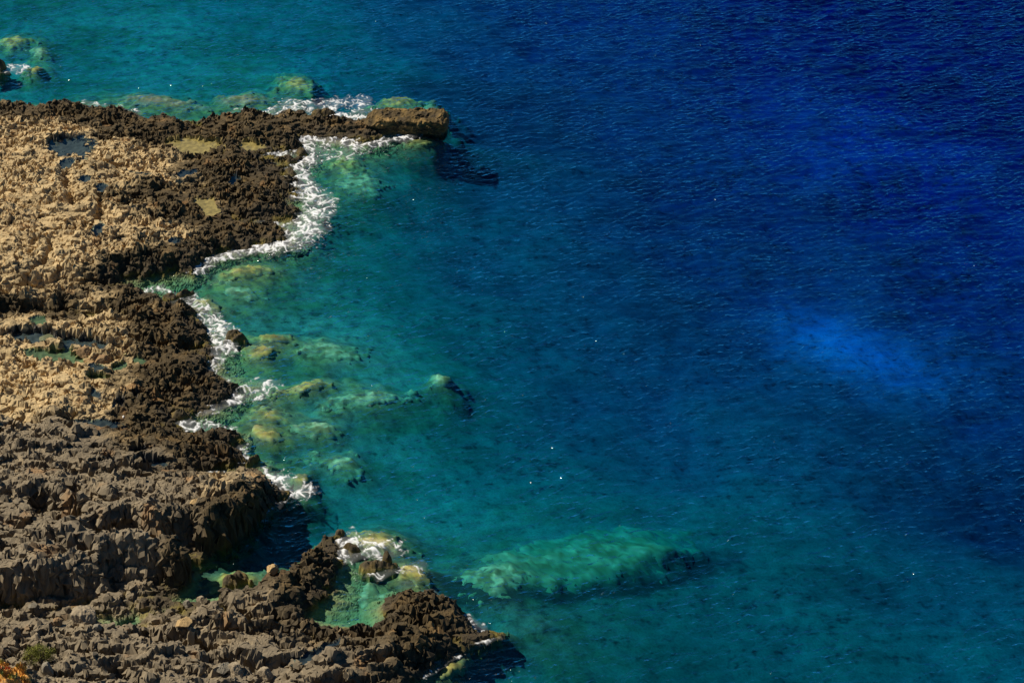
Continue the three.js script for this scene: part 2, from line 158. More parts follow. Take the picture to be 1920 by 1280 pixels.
// the sea floor: depth below the surface and how pale the bottom is
const floorAt = field([[40, 20, 6, 0.75], [300, 60, 6, 0.95], [150, 130, 6.5, 0.8], [300, 150, 6.5, 0.8], [480, 40, 8, 0.75], [600, 60, 9, 0.8], [430, 140, 6, 0.95], [700, 130, 10, 0.8], [800, 60, 14, 0.75], [800, 190, 6, 1.1], [900, 100, 19, 0.75], [900, 240, 20, 0.45], [858, 264, 19, 0.16], [905, 262, 20, 0.22], [880, 285, 19, 0.2], [940, 305, 20, 0.4], [1050, 100, 23, 0.7], [1200, 60, 24, 0.8], [1200, 250, 23, 0.7], [1450, 100, 32, 0.7], [1700, 100, 40, 0.6], [1900, 60, 46, 0.5], [1900, 250, 42, 0.5], [1600, 280, 30, 1.5], [1450, 250, 29, 0.9], [1700, 300, 33, 1.2], [1750, 400, 38, 0.75], [1350, 400, 27, 0.6],  // off the spit end the bottom is painted as dark as the block's shadow
  [1050, 350, 19, 0.65], [900, 350, 19, 0.6], [760, 300, 13, 0.6], [680, 330, 5, 0.75], [640, 400, 5, 0.8], [700, 450, 8.5, 0.65], [800, 450, 14, 0.6], [600, 500, 5.5, 0.75], [480, 520, 4, 0.7], [500, 580, 4.5, 0.9], [600, 600, 5, 0.85], [750, 570, 9.5, 0.55], [900, 540, 17, 0.6], [740, 650, 6, 0.85], [650, 680, 5, 0.95], [880, 620, 11, 0.6], [880, 720, 7.5, 0.75], [760, 780, 5, 1.0], [700, 850, 5, 0.9], [880, 820, 10, 0.65], [600, 780, 4.5, 0.7], [560, 850, 4.5, 0.7], [470, 700, 5, 0.8], [680, 930, 7.5, 0.9], [620, 940, 7, 0.9], [850, 900, 11, 0.5], [980, 880, 16, 0.55], [900, 960, 9, 0.8], [800, 990, 8, 0.8], [560, 1000, 8, 0.6], [400, 1075, 4, 0.6], [460, 1020, 12, 0.35], [520, 970, 12, 0.4], [560, 1000, 12, 0.4],
  [1000, 700, 18, 0.6], [1050, 800, 18, 0.6], [1200, 600, 18, 0.6], [1200, 750, 20, 0.65], [1400, 620, 22, 0.5], [1300, 850, 19, 0.65], [1450, 560, 25, 0.55], [1510, 595, 24, 0.9], [1560, 625, 22, 1.2], [1610, 665, 22, 1.2], [1660, 700, 22, 1.1], [1720, 640, 26, 0.9], [1560, 720, 20, 0.5], [1480, 660, 22, 0.55], [1760, 720, 23, 0.9], [1850, 600, 31, 0.7], [1880, 800, 27, 0.55], [1650, 800, 19, 0.55], [1450, 800, 17, 0.7], [1500, 930, 16, 0.6], [1700, 930, 21, 0.42], [1880, 980, 25, 0.3], [1400, 1000, 13, 0.8], [1400, 1060, 12, 0.55], [1250, 1110, 9.5, 0.42], [1340, 1050, 10, 0.5], [1130, 1110, 8.5, 0.45], [1000, 1145, 7.5, 0.5], [1500, 1120, 13, 0.5], [1100, 1150, 9, 0.5], [1000, 1180, 8, 0.5], [950, 1250, 9, 0.55], [1150, 1250, 10.5, 0.48], [1350, 1200, 13, 0.4], [1550, 1230, 12, 0.5], [1700, 1120, 15, 0.5], [1850, 1150, 17, 0.5], [1750, 1250, 14, 0.55], [1900, 1230, 16, 0.85], [700, 1130, 6, 0.6], [860, 1030, 7, 0.85]].map(([x, y, d, a]) => [...P(x, y, -d * 0.4), d * 0.4, a]), 2, 5, 90);

// where the rock drops sheer into deep water: under the headland and round the end of the spit
const sheer = [[465, 985, 6], [500, 960, 5], [430, 1030, 3.5], [375, 1045, 2], [868, 250, 1.5], [905, 1222, 4], [880, 1145, 2.5], [930, 1190, 3], [560, 1005, 4], [610, 980, 3], [850, 1115, 2.5]].map(([x, y, r]) => [...P(x, y, 0), r]);
function bluff(x, z) { let m = 0; for (const q of sheer) m = Math.max(m, Math.exp(-((x - q[0]) ** 2 + (z - q[1]) ** 2) / (q[2] * q[2]))); return m; }
// the rock without its smallest relief; below the water line it runs down to the sea floor
const out = { d: 0, pool: null };
function baseHeight(x, z) {
  const jag = 0.75 * fbm(x * 0.33 + 7, z * 0.33, 3) + 0.5 * pn(x * 0.9, z * 0.9 + 40), d = sdf(x, z) + jag;
  out.d = d; out.pool = null;
  const hp = plateau(x, z, 0), run = plateau(x, z, 1);
  let h;
  if (d > 0) {
    h = hp * (1 - Math.exp(-d / run)) * (0.85 + 0.3 * fbm(x * 0.12, z * 0.16 + 3, 2)) + 0.12;
    for (const c of clefts) if (x > c.x0 && x < c.x1 && z > c.z0 && z < c.z1) {
      const q = lineDist(c.pts, x + 0.5 * pn(x * 0.5, z * 0.5 + 9), z + 0.5 * pn(x * 0.5 + 8, z * 0.5)) / c.w;
      if (q < 2.2) { const cut = 1.4 * c.depth * Math.exp(-(q ** 4)); h = Math.max(h - cut, Math.min(h, c.floor)); }
    }
  } else {
    const deep = floorAt(x, z, 0) * (1 + 0.12 * fbm(x * 0.1, z * 0.1, 3));
    const steep = bluff(x, z), k = lerp(0.27 + 0.1 * pn(x * 0.08, z * 0.08), 1.1, steep);
    h = 0.12 - 0.35 * (1 - Math.exp(d * 2.5)) - (deep - 0.4) * (1 - Math.exp(-Math.pow(-d * k, 1.35) * 2.4 / deep));
  }
  return h;
}
function rockHeight(x, z) {                                     // with lumps, pits, beds and pools
  let h = baseHeight(x, z); const d = out.d;
  const tan = look(x, z, 0), dark = look(x, z, 1), grey = look(x, z, 2), s = tan + dark + grey, shore = sstep(-0.6, 1.6, d);
  const wx = x + 0.5 * pn(x * 0.8 + 5, z * 0.8), wz = z + 0.5 * pn(x * 0.8, z * 0.8 + 5);
  const rough = 0.3 + 1.15 * sstep(-0.25, 0.35, fbm(x * 0.16 + 50, z * 0.2, 2));
  const T = tan / s, D = dark / s, G = grey / s;
  let r = 1.3 * fbm(x * 0.16, z * 0.24, 3) + 0.75 * (ridged(wx * 0.28 + 2, wz * 0.38, 4) - 0.45);
  worley(wx * 0.42 + 30, wz * 0.5); r += (0.3 * T + 0.3 * D) * (W2[2] - 0.5) - (0.4 * T) * sstep(0.09, 0.0, W2[1] - W2[0]);
  worley(wx * 1.05, wz * 1.15 + 5); const pit = sstep(0.46, 0.2, W2[0]) * sstep(0.45, 0.9, W2[2]); r += (0.2 * T + 0.16 * D) * (W2[2] - 0.5);
  worley(wx * 1.9 + 9, wz * 2.0); const pit2 = sstep(0.48, 0.22, W2[0]) * sstep(0.3, 0.9, W2[2]);
  const gu = wx * 0.42 - wz * 0.12, gv = wz * 0.95 + wx * 0.1;
  worley(gu * 0.34 + 3, gv * 0.46); const slab = W2[2] - 0.5, joint = sstep(0.10, 0.0, W2[1] - W2[0]); worley(gu * 1.5, gv * 1.4 + 7); const slab2 = W2[2] - 0.5;
  const gr = 1.05 * slab + 0.22 * slab2 - 0.5 * joint + 0.55 * (ridged(gu * 0.4, gv * 0.5, 4) - 0.45) + 0.2 * (ridged(gu * 1.7, gv * 2.6, 3) - 0.42) - 0.25 * pit;
  const rg = ridged(wx * 0.8, wz * 0.9, 4) - 0.45, rf = ridged(wx * 2.4 + 4, wz * 2.4, 3) - 0.42;
  r += rough * (T * (-0.6 * pit - 0.3 * pit2 * sstep(0.0, 0.4, rough - 0.7) + 0.45 * rg + 0.2 * rf) + D * (-0.5 * pit - 0.15 * pit2 + 0.7 * rg + 0.3 * rf) + G * 0.1 * rf) + G * gr;
  h += r * (0.22 + 0.78 * shore);
  if (d > 0.3) {                                                // ledges everywhere, low and ragged
    const st = 0.42, tilt = 0.04 * x + 0.5 * fbm(x * 0.25 + 3, z * 0.3, 3), k = (h + tilt) / st, f = Math.floor(k); h = lerp(h, (f + sstep(0.3, 0.62, k - f)) * st - tilt, 0.62 * (1 - G));
  }
  if (grey / s > 0.15 && d > 0.4) {                             // beds of limestone, slightly tilted
    const st = fbm(x * 0.05 + 20, z * 0.07, 2) > 0 ? 0.62 : 0.36, tilt = 0.06 * x + 0.03 * z + 0.35 * fbm(x * 0.12, z * 0.15, 2), k = (h + tilt) / st, f = Math.floor(k), t = k - f;
    h = lerp(h, (f + sstep(0.2, 0.45, t)) * st - tilt, 0.85 * sstep(0.15, 0.7, grey / s));
  }
  h += (0.03 + 0.13 * rough * (1 - 0.5 * G)) * (ridged(x * 2.9, z * 3.2, 3) - 0.42) + 0.05 * fbm(x * 7, z * 7, 2);
  for (const p of pools) {
    if (Math.abs(x - p.x) > p.a + p.b + 2.5 || Math.abs(z - p.z) > p.b + p.a * 0.7 + 2.5) continue;
    const q = poolR(p, x, z);
    if (q > 1.9) continue;
    if (q < 1) { const bottom = p.level - 0.06 - p.depth * (1 - q * q) + 0.1 * pn(x * 1.3, z * 1.3); if (h > bottom || p.level - h > p.depth) h = lerp(h, bottom, sstep(1.0, 0.86, q)); h = Math.max(h, p.level - p.depth - 0.3); out.pool = q < 0.97 ? p : out.pool; }
    else h = lerp(Math.max(h, p.level + 0.05 + 0.12 * rf), h, sstep(1.0, 1.6, q));
  }
  return h;
}

// ---------------------------------------------------------------- rock shore: three meshes on one fine raster
const colorTmp = [0, 0, 0];
const mix3 = (a, b, t) => { for (let k = 0; k < 3; k++) a[k] += (b[k] - a[k]) * t; };
function rockColor(x, z, h, d, pool, slope) {
  const c = colorTmp, n1 = fbm(x * 0.5 + 30, z * 0.5, 4), n2 = fbm(x * 2.5, z * 2.5 + 11, 3), n3 = fbm(x * 0.13, z * 0.13 + 90, 2);
  const tan = Math.max(0, look(x, z, 0) + 0.8 * n1), dark = Math.max(0, look(x, z, 1) + 0.6 * n2 - 0.4 * n1), grey = Math.max(0, look(x, z, 2) + 0.25 * n2);
  const e = 3, a = tan ** e, b = dark ** e, g = grey ** e, s = a + b + g + 1e-5;
  for (let k = 0; k < 3; k++) c[k] = (a * [0.45, 0.325, 0.16][k] + b * [0.066, 0.043, 0.014][k] + g * [0.19, 0.148, 0.092][k]) / s;
  const t = 1 + 0.55 * n2 + 0.35 * n1 + 0.2 * n3;
  for (let k = 0; k < 3; k++) c[k] *= clamp(t, 0.4, 1.9);
  mix3(c, [0.32, 0.16, 0.05], 0.5 * sstep(0.25, 0.5, fbm(x * 0.35 + 70, z * 0.35, 3)));            // rusty stains
  mix3(c, [0.15, 0.085, 0.022], (b / s) * 0.6 * sstep(0.0, 0.5, n1));                              // brown lichen on the crust
  if (d < 3) mix3(c, [0.045, 0.032, 0.015], 0.8 * sstep(3, 0.6, d + 1.2 * n1) * sstep(2.4, 0.8, h)); // wetted rim
  mix3(c, [0.17, 0.13, 0.012], 0.7 * sstep(0.55, 0.1, h + 0.5 * n2) * sstep(0.05, 0.45, n1 + 0.2));  // ochre weed at the water line
  if (h < 0.05) mix3(c, [0.27, 0.26, 0.10], (1 - bluff(x, z)) * sstep(0.1, -0.5, h) * clamp(0.75 + 0.6 * n2, 0, 1));     // weed-covered rock under water
  if (pool) { const q = [[0.02, 0.027, 0.036], [0.15, 0.17, 0.05], [0.30, 0.23, 0.075]][pool.kind]; mix3(c, q.map((v) => v * (1 + 0.8 * n2)), 0.85); }
  return c;
}
const rockMat = new THREE.MeshStandardMaterial({ name: 'rock', vertexColors: true, flatShading: true, roughness: 0.95, metalness: 0 });
{
  const DX = 0.11, DZ = 0.14, X0 = -88, Z0 = -284, nx = Math.round((7 - X0) / DX), nz = Math.round((-122 - Z0) / DZ), N = nx * nz;
  const pos = new Float32Array(N * 3), col = new Float32Array(N * 3), keep = new Uint8Array(N), nor = new Float32Array(N * 3);
  const hh = new Float32Array(N), dd = new Float32Array(N), pp = new Array(N);
  for (let j = 0; j < nz; j++) for (let i = 0; i < nx; i++) {
    const k = j * nx + i, x = X0 + i * DX, z = Z0 + j * DZ;
    const d0 = sdf(x, z);
    if (d0 < -6) { hh[k] = -9; continue; }
    const h = rockHeight(x, z);
    hh[k] = h; dd[k] = out.d; pp[k] = out.pool; keep[k] = h > -1.3 ? 1 : 0;
  }
  for (let j = 0; j < nz; j++) for (let i = 0; i < nx; i++) {
    const k = j * nx + i; if (hh[k] === -9) continue;
    const x = X0 + i * DX, z = Z0 + j * DZ, h = hh[k];
    const wall = i > 0 && j > 0 && i + 1 < nx && j + 1 < nz ? Math.hypot((hh[k + 1] - hh[k - 1]) / (2 * DX), (hh[k + nx] - hh[k - nx]) / (2 * DZ)) : 0, inPool = pp[k] ? 0.2 : 1, push = (0.2 + 0.3 * sstep(1.5, 5, wall)) * inPool * sstep(-0.4, 0.4, h);
    let off = 0, gx = 0, gz = 0;
    if (wall > 1) { gx = (hh[k + 1] - hh[k - 1]) / (2 * DX) / wall; gz = (hh[k + nx] - hh[k - nx]) / (2 * DZ) / wall; const b = (h + 0.06 * x + 0.03 * z + 0.3 * pn(x * 0.4, z * 0.4)) / 0.5, t = b - Math.floor(b); off = 0.34 * sstep(1, 3, wall) * (sstep(0.02, 0.3, t) - sstep(0.7, 1, t) - 0.5 + 0.5 * pn(Math.floor(b) * 3.7, x * 0.5 + z * 0.3)); }
    pos[k * 3] = x - off * gx + push * (pn(x * 1.3, z * 1.3 + h * 2.2) + 0.6 * pn(x * 3.1 + 7, z * 3.1 + h * 5)); pos[k * 3 + 1] = h; pos[k * 3 + 2] = z - off * gz + push * (pn(x * 1.3 + 50, z * 1.3 - h * 2.2) + 0.6 * pn(x * 3.1 - 7, z * 3.1 - h * 5));
    const c = rockColor(x, z, h, dd[k], pp[k], 0);
    col[k * 3] = c[0]; col[k * 3 + 1] = c[1]; col[k * 3 + 2] = c[2];
  }
  const lineA = [P(-300, 560, 1), P(120, 522, 1), P(230, 528, 0), P(420, 540, 0)], lineB = [P(-300, 1230, 1), P(150, 1145, 1), P(305, 1128, 0), P(420, 1050, 0), P(600, 960, 0)];
  const zOn = (l, x) => { for (let i = 1; i < l.length; i++) if (x < l[i][0]) return lerp(l[i - 1][1], l[i][1], clamp((x - l[i - 1][0]) / (l[i][0] - l[i - 1][0]), 0, 1)); return l[l.length - 1][1]; };
  const tris = [[], [], []], p = (k, c) => pos[k * 3 + c];
  for (let j = 0; j + 1 < nz; j++) for (let i = 0; i + 1 < nx; i++) {
    const a = j * nx + i, b = a + 1, c = a + nx, d = c + 1;
    if (!(keep[a] && keep[b] && keep[c] && keep[d])) continue;
    const x = X0 + i * DX, z = Z0 + j * DZ, part = z < zOn(lineA, x) ? 0 : z < zOn(lineB, x) ? 1 : 2;
    const flip = Math.abs(hh[a] - hh[d]) > Math.abs(hh[b] - hh[c]);
    const list = flip ? [a, c, b, b, c, d] : [a, c, d, a, d, b];
    for (const v of list) tris[part].push(v);
    for (let q = 0; q < 6; q += 3) {
      const [u, v, w] = [list[q], list[q + 1], list[q + 2]];
      const ex = p(v, 0) - p(u, 0), ey = p(v, 1) - p(u, 1), ez = p(v, 2) - p(u, 2), fx = p(w, 0) - p(u, 0), fy = p(w, 1) - p(u, 1), fz = p(w, 2) - p(u, 2);
      const X = ey * fz - ez * fy, Y = ez * fx - ex * fz, Z = ex * fy - ey * fx;
      for (const m of [u, v, w]) { nor[m * 3] += X; nor[m * 3 + 1] += Y; nor[m * 3 + 2] += Z; }
    }
  }
  const label = [['rock_platform', 'tan pitted rock platform with a dark spit running out to the block'], ['rock_shelf', 'rock shelf of pools and dark crust rising to the grey headland'], ['rock_ridge', 'grey bedded limestone ridge with dark wet end along the coves']];
  tris.forEach((t, part) => {
    const map = new Int32Array(N).fill(-1), idx = new Uint32Array(t.length); let n = 0;
    for (let i = 0; i < t.length; i++) { if (map[t[i]] < 0) map[t[i]] = n++; idx[i] = map[t[i]]; }
    const P3 = new Float32Array(n * 3), C3 = new Float32Array(n * 3), N3 = new Float32Array(n * 3);
    for (let k = 0; k < N; k++) if (map[k] >= 0) { const m = map[k] * 3, l = Math.hypot(nor[k * 3], nor[k * 3 + 1], nor[k * 3 + 2]) || 1; for (let c = 0; c < 3; c++) { P3[m + c] = pos[k * 3 + c]; C3[m + c] = col[k * 3 + c]; N3[m + c] = nor[k * 3 + c] / l; } }
    const g = new THREE.BufferGeometry();
    g.setAttribute('position', new THREE.BufferAttribute(P3, 3)); g.setAttribute('normal', new THREE.BufferAttribute(N3, 3)); g.setAttribute('color', new THREE.BufferAttribute(C3, 3)); g.setIndex(new THREE.BufferAttribute(idx, 1));
    add(new THREE.Mesh(g, rockMat), label[part][0], structure(label[part][1]));
  });
}

// ---------------------------------------------------------------- sea floor
function gridGeometry(xs, zs, f, colorOf) {
  const nx = xs.length, nz = zs.length, pos = new Float32Array(nx * nz * 3), col = colorOf ? new Float32Array(nx * nz * 3) : null, uv = new Float32Array(nx * nz * 2), idx = [];
  for (let j = 0; j < nz; j++) for (let i = 0; i < nx; i++) {
    const k = j * nx + i, y = f(xs[i], zs[j]);
    pos.set([xs[i], y, zs[j]], k * 3); uv.set([xs[i], -zs[j]], k * 2);
    if (colorOf) col.set(colorOf(xs[i], zs[j], y), k * 3);
    if (i + 1 < nx && j + 1 < nz) idx.push(k, k + nx, k + nx + 1, k, k + nx + 1, k + 1);
  }
  const g = new THREE.BufferGeometry();
  g.setAttribute('position', new THREE.BufferAttribute(pos, 3)); g.setAttribute('uv', new THREE.BufferAttribute(uv, 2));
  if (col) g.setAttribute('color', new THREE.BufferAttribute(col, 3));
  g.setIndex(idx); g.computeVertexNormals(); return g;
}
function axis(a, b, step, far0, far1) {
  const v = []; let s = step * 2; for (let x = a - s; x > far0; s *= 1.5, x -= s) v.unshift(x); v.unshift(far0);
  for (let x = a; x <= b; x += step) v.push(x);
  s = step * 2; for (let x = b + s; x < far1; s *= 1.5, x += s) v.push(x); v.push(far1); return v;
}
function ellipse(px, py, a, b, lean, h) {
  const c = P(px, py, h), e = P(px + 10, py, h), n = P(px, py - 10, h), mx = (e[0] - c[0]) / 10, mz = (c[1] - n[1]) / 10;
  return { x: c[0], z: c[1], mx, mz, a, b, lean, reach: Math.max(a * mx, b * mz, Math.abs(Math.sin(lean)) * a * mz + b * mz * 0.3) * 1.5 + 1 };
}
function ellR(q, x, z, ragged) {
  const u = (x - q.x) / q.mx, v = (z - q.z) / q.mz, c = Math.cos(q.lean), s = Math.sin(q.lean), a = (u * c + v * s) / q.a, b = (-u * s + v * c) / q.b;
  return Math.sqrt(a * a + b * b) * (1 + ragged * (0.55 * pn(x * 0.35 + 3, z * 0.35) + 0.4 * pn(x * 0.9, z * 0.9 + 8) + 0.25 * pn(x * 2, z * 2)));
}
const reefs = [ // place and half-axes in the photograph, lean, depth of the top, tone 0 ochre weed, 1 pale sandy green, 2 brown
  [555, 152, 46, 20, 0.05, 0.9, 0, 'yellow green reef under water beyond the rocky spit'], [745, 184, 66, 13, -0.03, 0.5, 0, 'ochre reef just under water behind the block at the spit end'], [815, 205, 32, 14, 0.5, 1.6, 1, 'pale turquoise ledge under water off the end of the block'], [25, 72, 40, 12, 0.05, 0.8, 0, 'olive reef at the upper corner, farther out than the foam'], [78, 95, 22, 10, 0.3, 1.6, 1, 'dim green patch of reef beside the olive corner reef'], [66, 127, 24, 9, 0, 0.5, 0, 'small mossy green reef right of the farthest foam'],
  [300, 186, 110, 12, 0.12, 1.0, 2, 'long brownish ledge under water along the back of the spit'], [450, 183, 60, 12, -0.1, 1.1, 2, 'grey brown sunken ledge behind the dark spit crest'], [645, 302, 40, 22, 0.1, 1.5, 0, 'yellowish reef under water below the spit foam'], [790, 262, 46, 9, -0.15, 0.7, 0, 'ochre green foot of the block under water'], [680, 345, 50, 18, 0.2, 2.6, 1, 'deeper turquoise reef in the upper bay'],
  [460, 505, 62, 13, -0.12, 0.8, 0, 'ochre reef below the white surf ribbon'], [385, 566, 32, 10, 0.2, 0.6, 0, 'yellow weed reef beside the narrow inlet'], [450, 545, 45, 14, 0.2, 1.8, 1, 'green reef in the small bay mouth'], [515, 630, 52, 9, 0.08, 0.7, 0, 'yellow tongue of reef pointing out from the brown sea rock'], [490, 656, 36, 13, -0.1, 0.8, 0, 'olive reef lying under the yellow tongue'], [620, 655, 60, 18, 0.1, 2.4, 1, 'blurred green reef out from the yellow tongue'],
  [575, 722, 62, 11, -0.2, 0.9, 0, 'slanting ochre reef in the middle bay'], [690, 742, 70, 15, -0.1, 2.2, 1, 'dim reef continuing the slanting ochre reef'], [500, 775, 52, 18, 0.15, 0.8, 0, 'broad weedy reef in front of the lower surf'], [590, 800, 55, 16, 0.1, 1.8, 1, 'green reef outside the broad weedy reef'], [500, 812, 40, 10, 0.3, 0.8, 0, 'narrow weedy reef at the foot of the black rocks'], [830, 706, 32, 12, 0.12, 1.7, 1, 'lone round pale rock under water with a dark shadow'], [566, 892, 24, 13, 0.2, 0.35, 0, 'small mossy reef off the headland foam'], [630, 862, 60, 15, 0.1, 2.2, 1, 'dim green reef off the black rock point'],
  [705, 1013, 66, 20, 0.06, 0.35, 0, 'foam washed ochre reef at the end of the dark ridge'], [768, 1070, 46, 18, 0.25, 0.3, 0, 'rounded ochre reef below the foam washed reef'], [845, 1250, 48, 11, -0.55, 0.5, 0, 'yellow green reef under the lower ridge end'], [1100, 1036, 235, 60, -0.2, 5.8, 3, 'very large pale green reef slab far out from the ridge'], [930, 1075, 70, 30, -0.1, 3.0, 1, 'turquoise inner end of the great reef slab'], [435, 1086, 80, 22, -0.15, 0.6, 0, 'green shallow floor of the sheltered cove'], [700, 1125, 60, 22, 0.2, 2.6, 1, 'pale green floor of the inner lagoon']];
const shoals = reefs.map(([x, y, a, b, lean, top]) => ({ ...(a > 150 ? ellipse(x, y, a, b, lean, -top * 0.4) : ellipse(x, y, a * 1.2, b * 2, lean, -top * 0.4)), top, big: a > 150, lone: false }));
const sandPatch = ellipse(1590, 655, 135, 62, 0.36, -8.8);
const FAR = 4000;
function floorHeight(x, z) {
  let h = baseHeight(x, z); h -= 0.6 * sstep(-1.25, -0.9, h) * sstep(-5.6, -5, sdf(x, z)); h = Math.min(h, -0.7);
  for (const q of shoals) if (!q.lone && Math.abs(x - q.x) < q.reach * 1.6 && Math.abs(z - q.z) < q.reach * 1.6) {
    const r = ellR(q, x, z, q.big ? 0.24 : 0.5), to = -q.top * 0.4 - 0.06, near = sstep(-1, 1, z - q.z + (x - q.x) * 0.25);
    if (h < to && r < 2.2) h = lerp(h, to, q.big ? 1 - sstep(lerp(0.05, 0.66, near), lerp(1.3, 1.16, near), r) : 0.94 * Math.exp(-r * r * 1.1));
  }
  const deep = -h; return h + clamp(deep * 0.06, 0.1, 0.6) * (1.4 * fbm(x * 0.22, z * 0.22, 3) + 0.5 * ridged(x * 0.5, z * 0.5, 2) - 0.3);
}
{
  const colorOf = (x, z, y) => {
    const deep = -y, pale = floorAt(x, z, 1), n1 = fbm(x * 0.09 + 4, z * 0.12, 4), n2 = fbm(x * 0.45, z * 0.5 + 8, 3), rocky = sstep(6, 2, deep);
    const c = [0.36, 0.35, 0.22]; mix3(c, [0.28, 0.31, 0.225], sstep(5.5, 2, deep));
    mix3(c, [0.13, 0.16, 0.07], rocky * sstep(-0.06, 0.22, n2 * 0.8 + n1 * 0.9 + 0.02) * 0.9);       // weed on rock
    mix3(c, [0.10, 0.12, 0.08], (1 - rocky) * 0.45 * sstep(0.05, 0.3, n1));                           // sea-grass beds
    mix3(c, [0.34, 0.29, 0.09], sstep(1.9, 0.9, deep) * clamp(0.75 + n2, 0.2, 1)); mix3(c, [0.06, 0.075, 0.03], 0.75 * sstep(3.2, 1.2, deep) * sstep(0.02, 0.22, fbm(x * 0.8 + 40, z * 0.9, 3)));
    for (const q of shoals) if (q.big && Math.abs(x - q.x) < q.reach * 1.5 && Math.abs(z - q.z) < q.reach) { const r = ellR(q, x, z, 0.24); mix3(c, [0.03, 0.04, 0.03], 0.9 * sstep(0.9, 1.05, r) * sstep(1.42, 1.2, r) * sstep(-1, 2, z - q.z + (x - q.x) * 0.25)); }  // dark band painted on the floor for the shade below the slab's near edge
    const bare = Math.exp(-1.1 * ellR(sandPatch, x, z, 0.25) ** 2); mix3(c, [0.6, 0.58, 0.46], bare);
    const t = lerp(pale, 1.4, bare) * (1 + 0.6 * n2 * (0.4 + rocky) * (1 - bare)) * (1 + 0.15 * rocky) * 0.92;
    return c.map((v) => clamp(v * t, 0.01, 0.7));
  };
  const T = 1024, SIZE = 26, data = new Uint8Array(T * T * 4), per = (x, y, f, o) => { // mottled stones and weed, repeating at the edge of the tile
    const u = x / T, v = y / T, n = (a, b) => fbm(a * f, b * f, o); return lerp(lerp(n(u, v), n(u - 1, v), u), lerp(n(u, v - 1), n(u - 1, v - 1), u), v) * 1.5; };
  for (let y = 0; y < T; y++) for (let x = 0; x < T; x++) { const a = per(x, y, 14, 4), b = per(x, y, 44, 3), k = clamp(0.8 + 0.8 * a + 0.7 * b - 0.35 * sstep(0.05, 0.2, a * 0.6 + b), 0.12, 1), i = (y * T + x) * 4; data[i] = 255 * k; data[i + 1] = 255 * Math.min(1, k * 1.03); data[i + 2] = 255 * k * 0.97; data[i + 3] = 255; }
  const mottle = new THREE.DataTexture(data, T, T); mottle.wrapS = mottle.wrapT = THREE.RepeatWrapping; mottle.magFilter = THREE.LinearFilter; mottle.repeat.set(1 / SIZE, 1 / SIZE); mottle.needsUpdate = true;
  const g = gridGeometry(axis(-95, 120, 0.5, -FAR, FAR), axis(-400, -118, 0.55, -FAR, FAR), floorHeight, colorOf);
  add(new THREE.Mesh(g, new THREE.MeshStandardMaterial({ name: 'seabed', vertexColors: true, map: mottle, roughness: 1 })), 'seabed', structure('sea floor of sand, weed and rock seen through the clear water'));
}

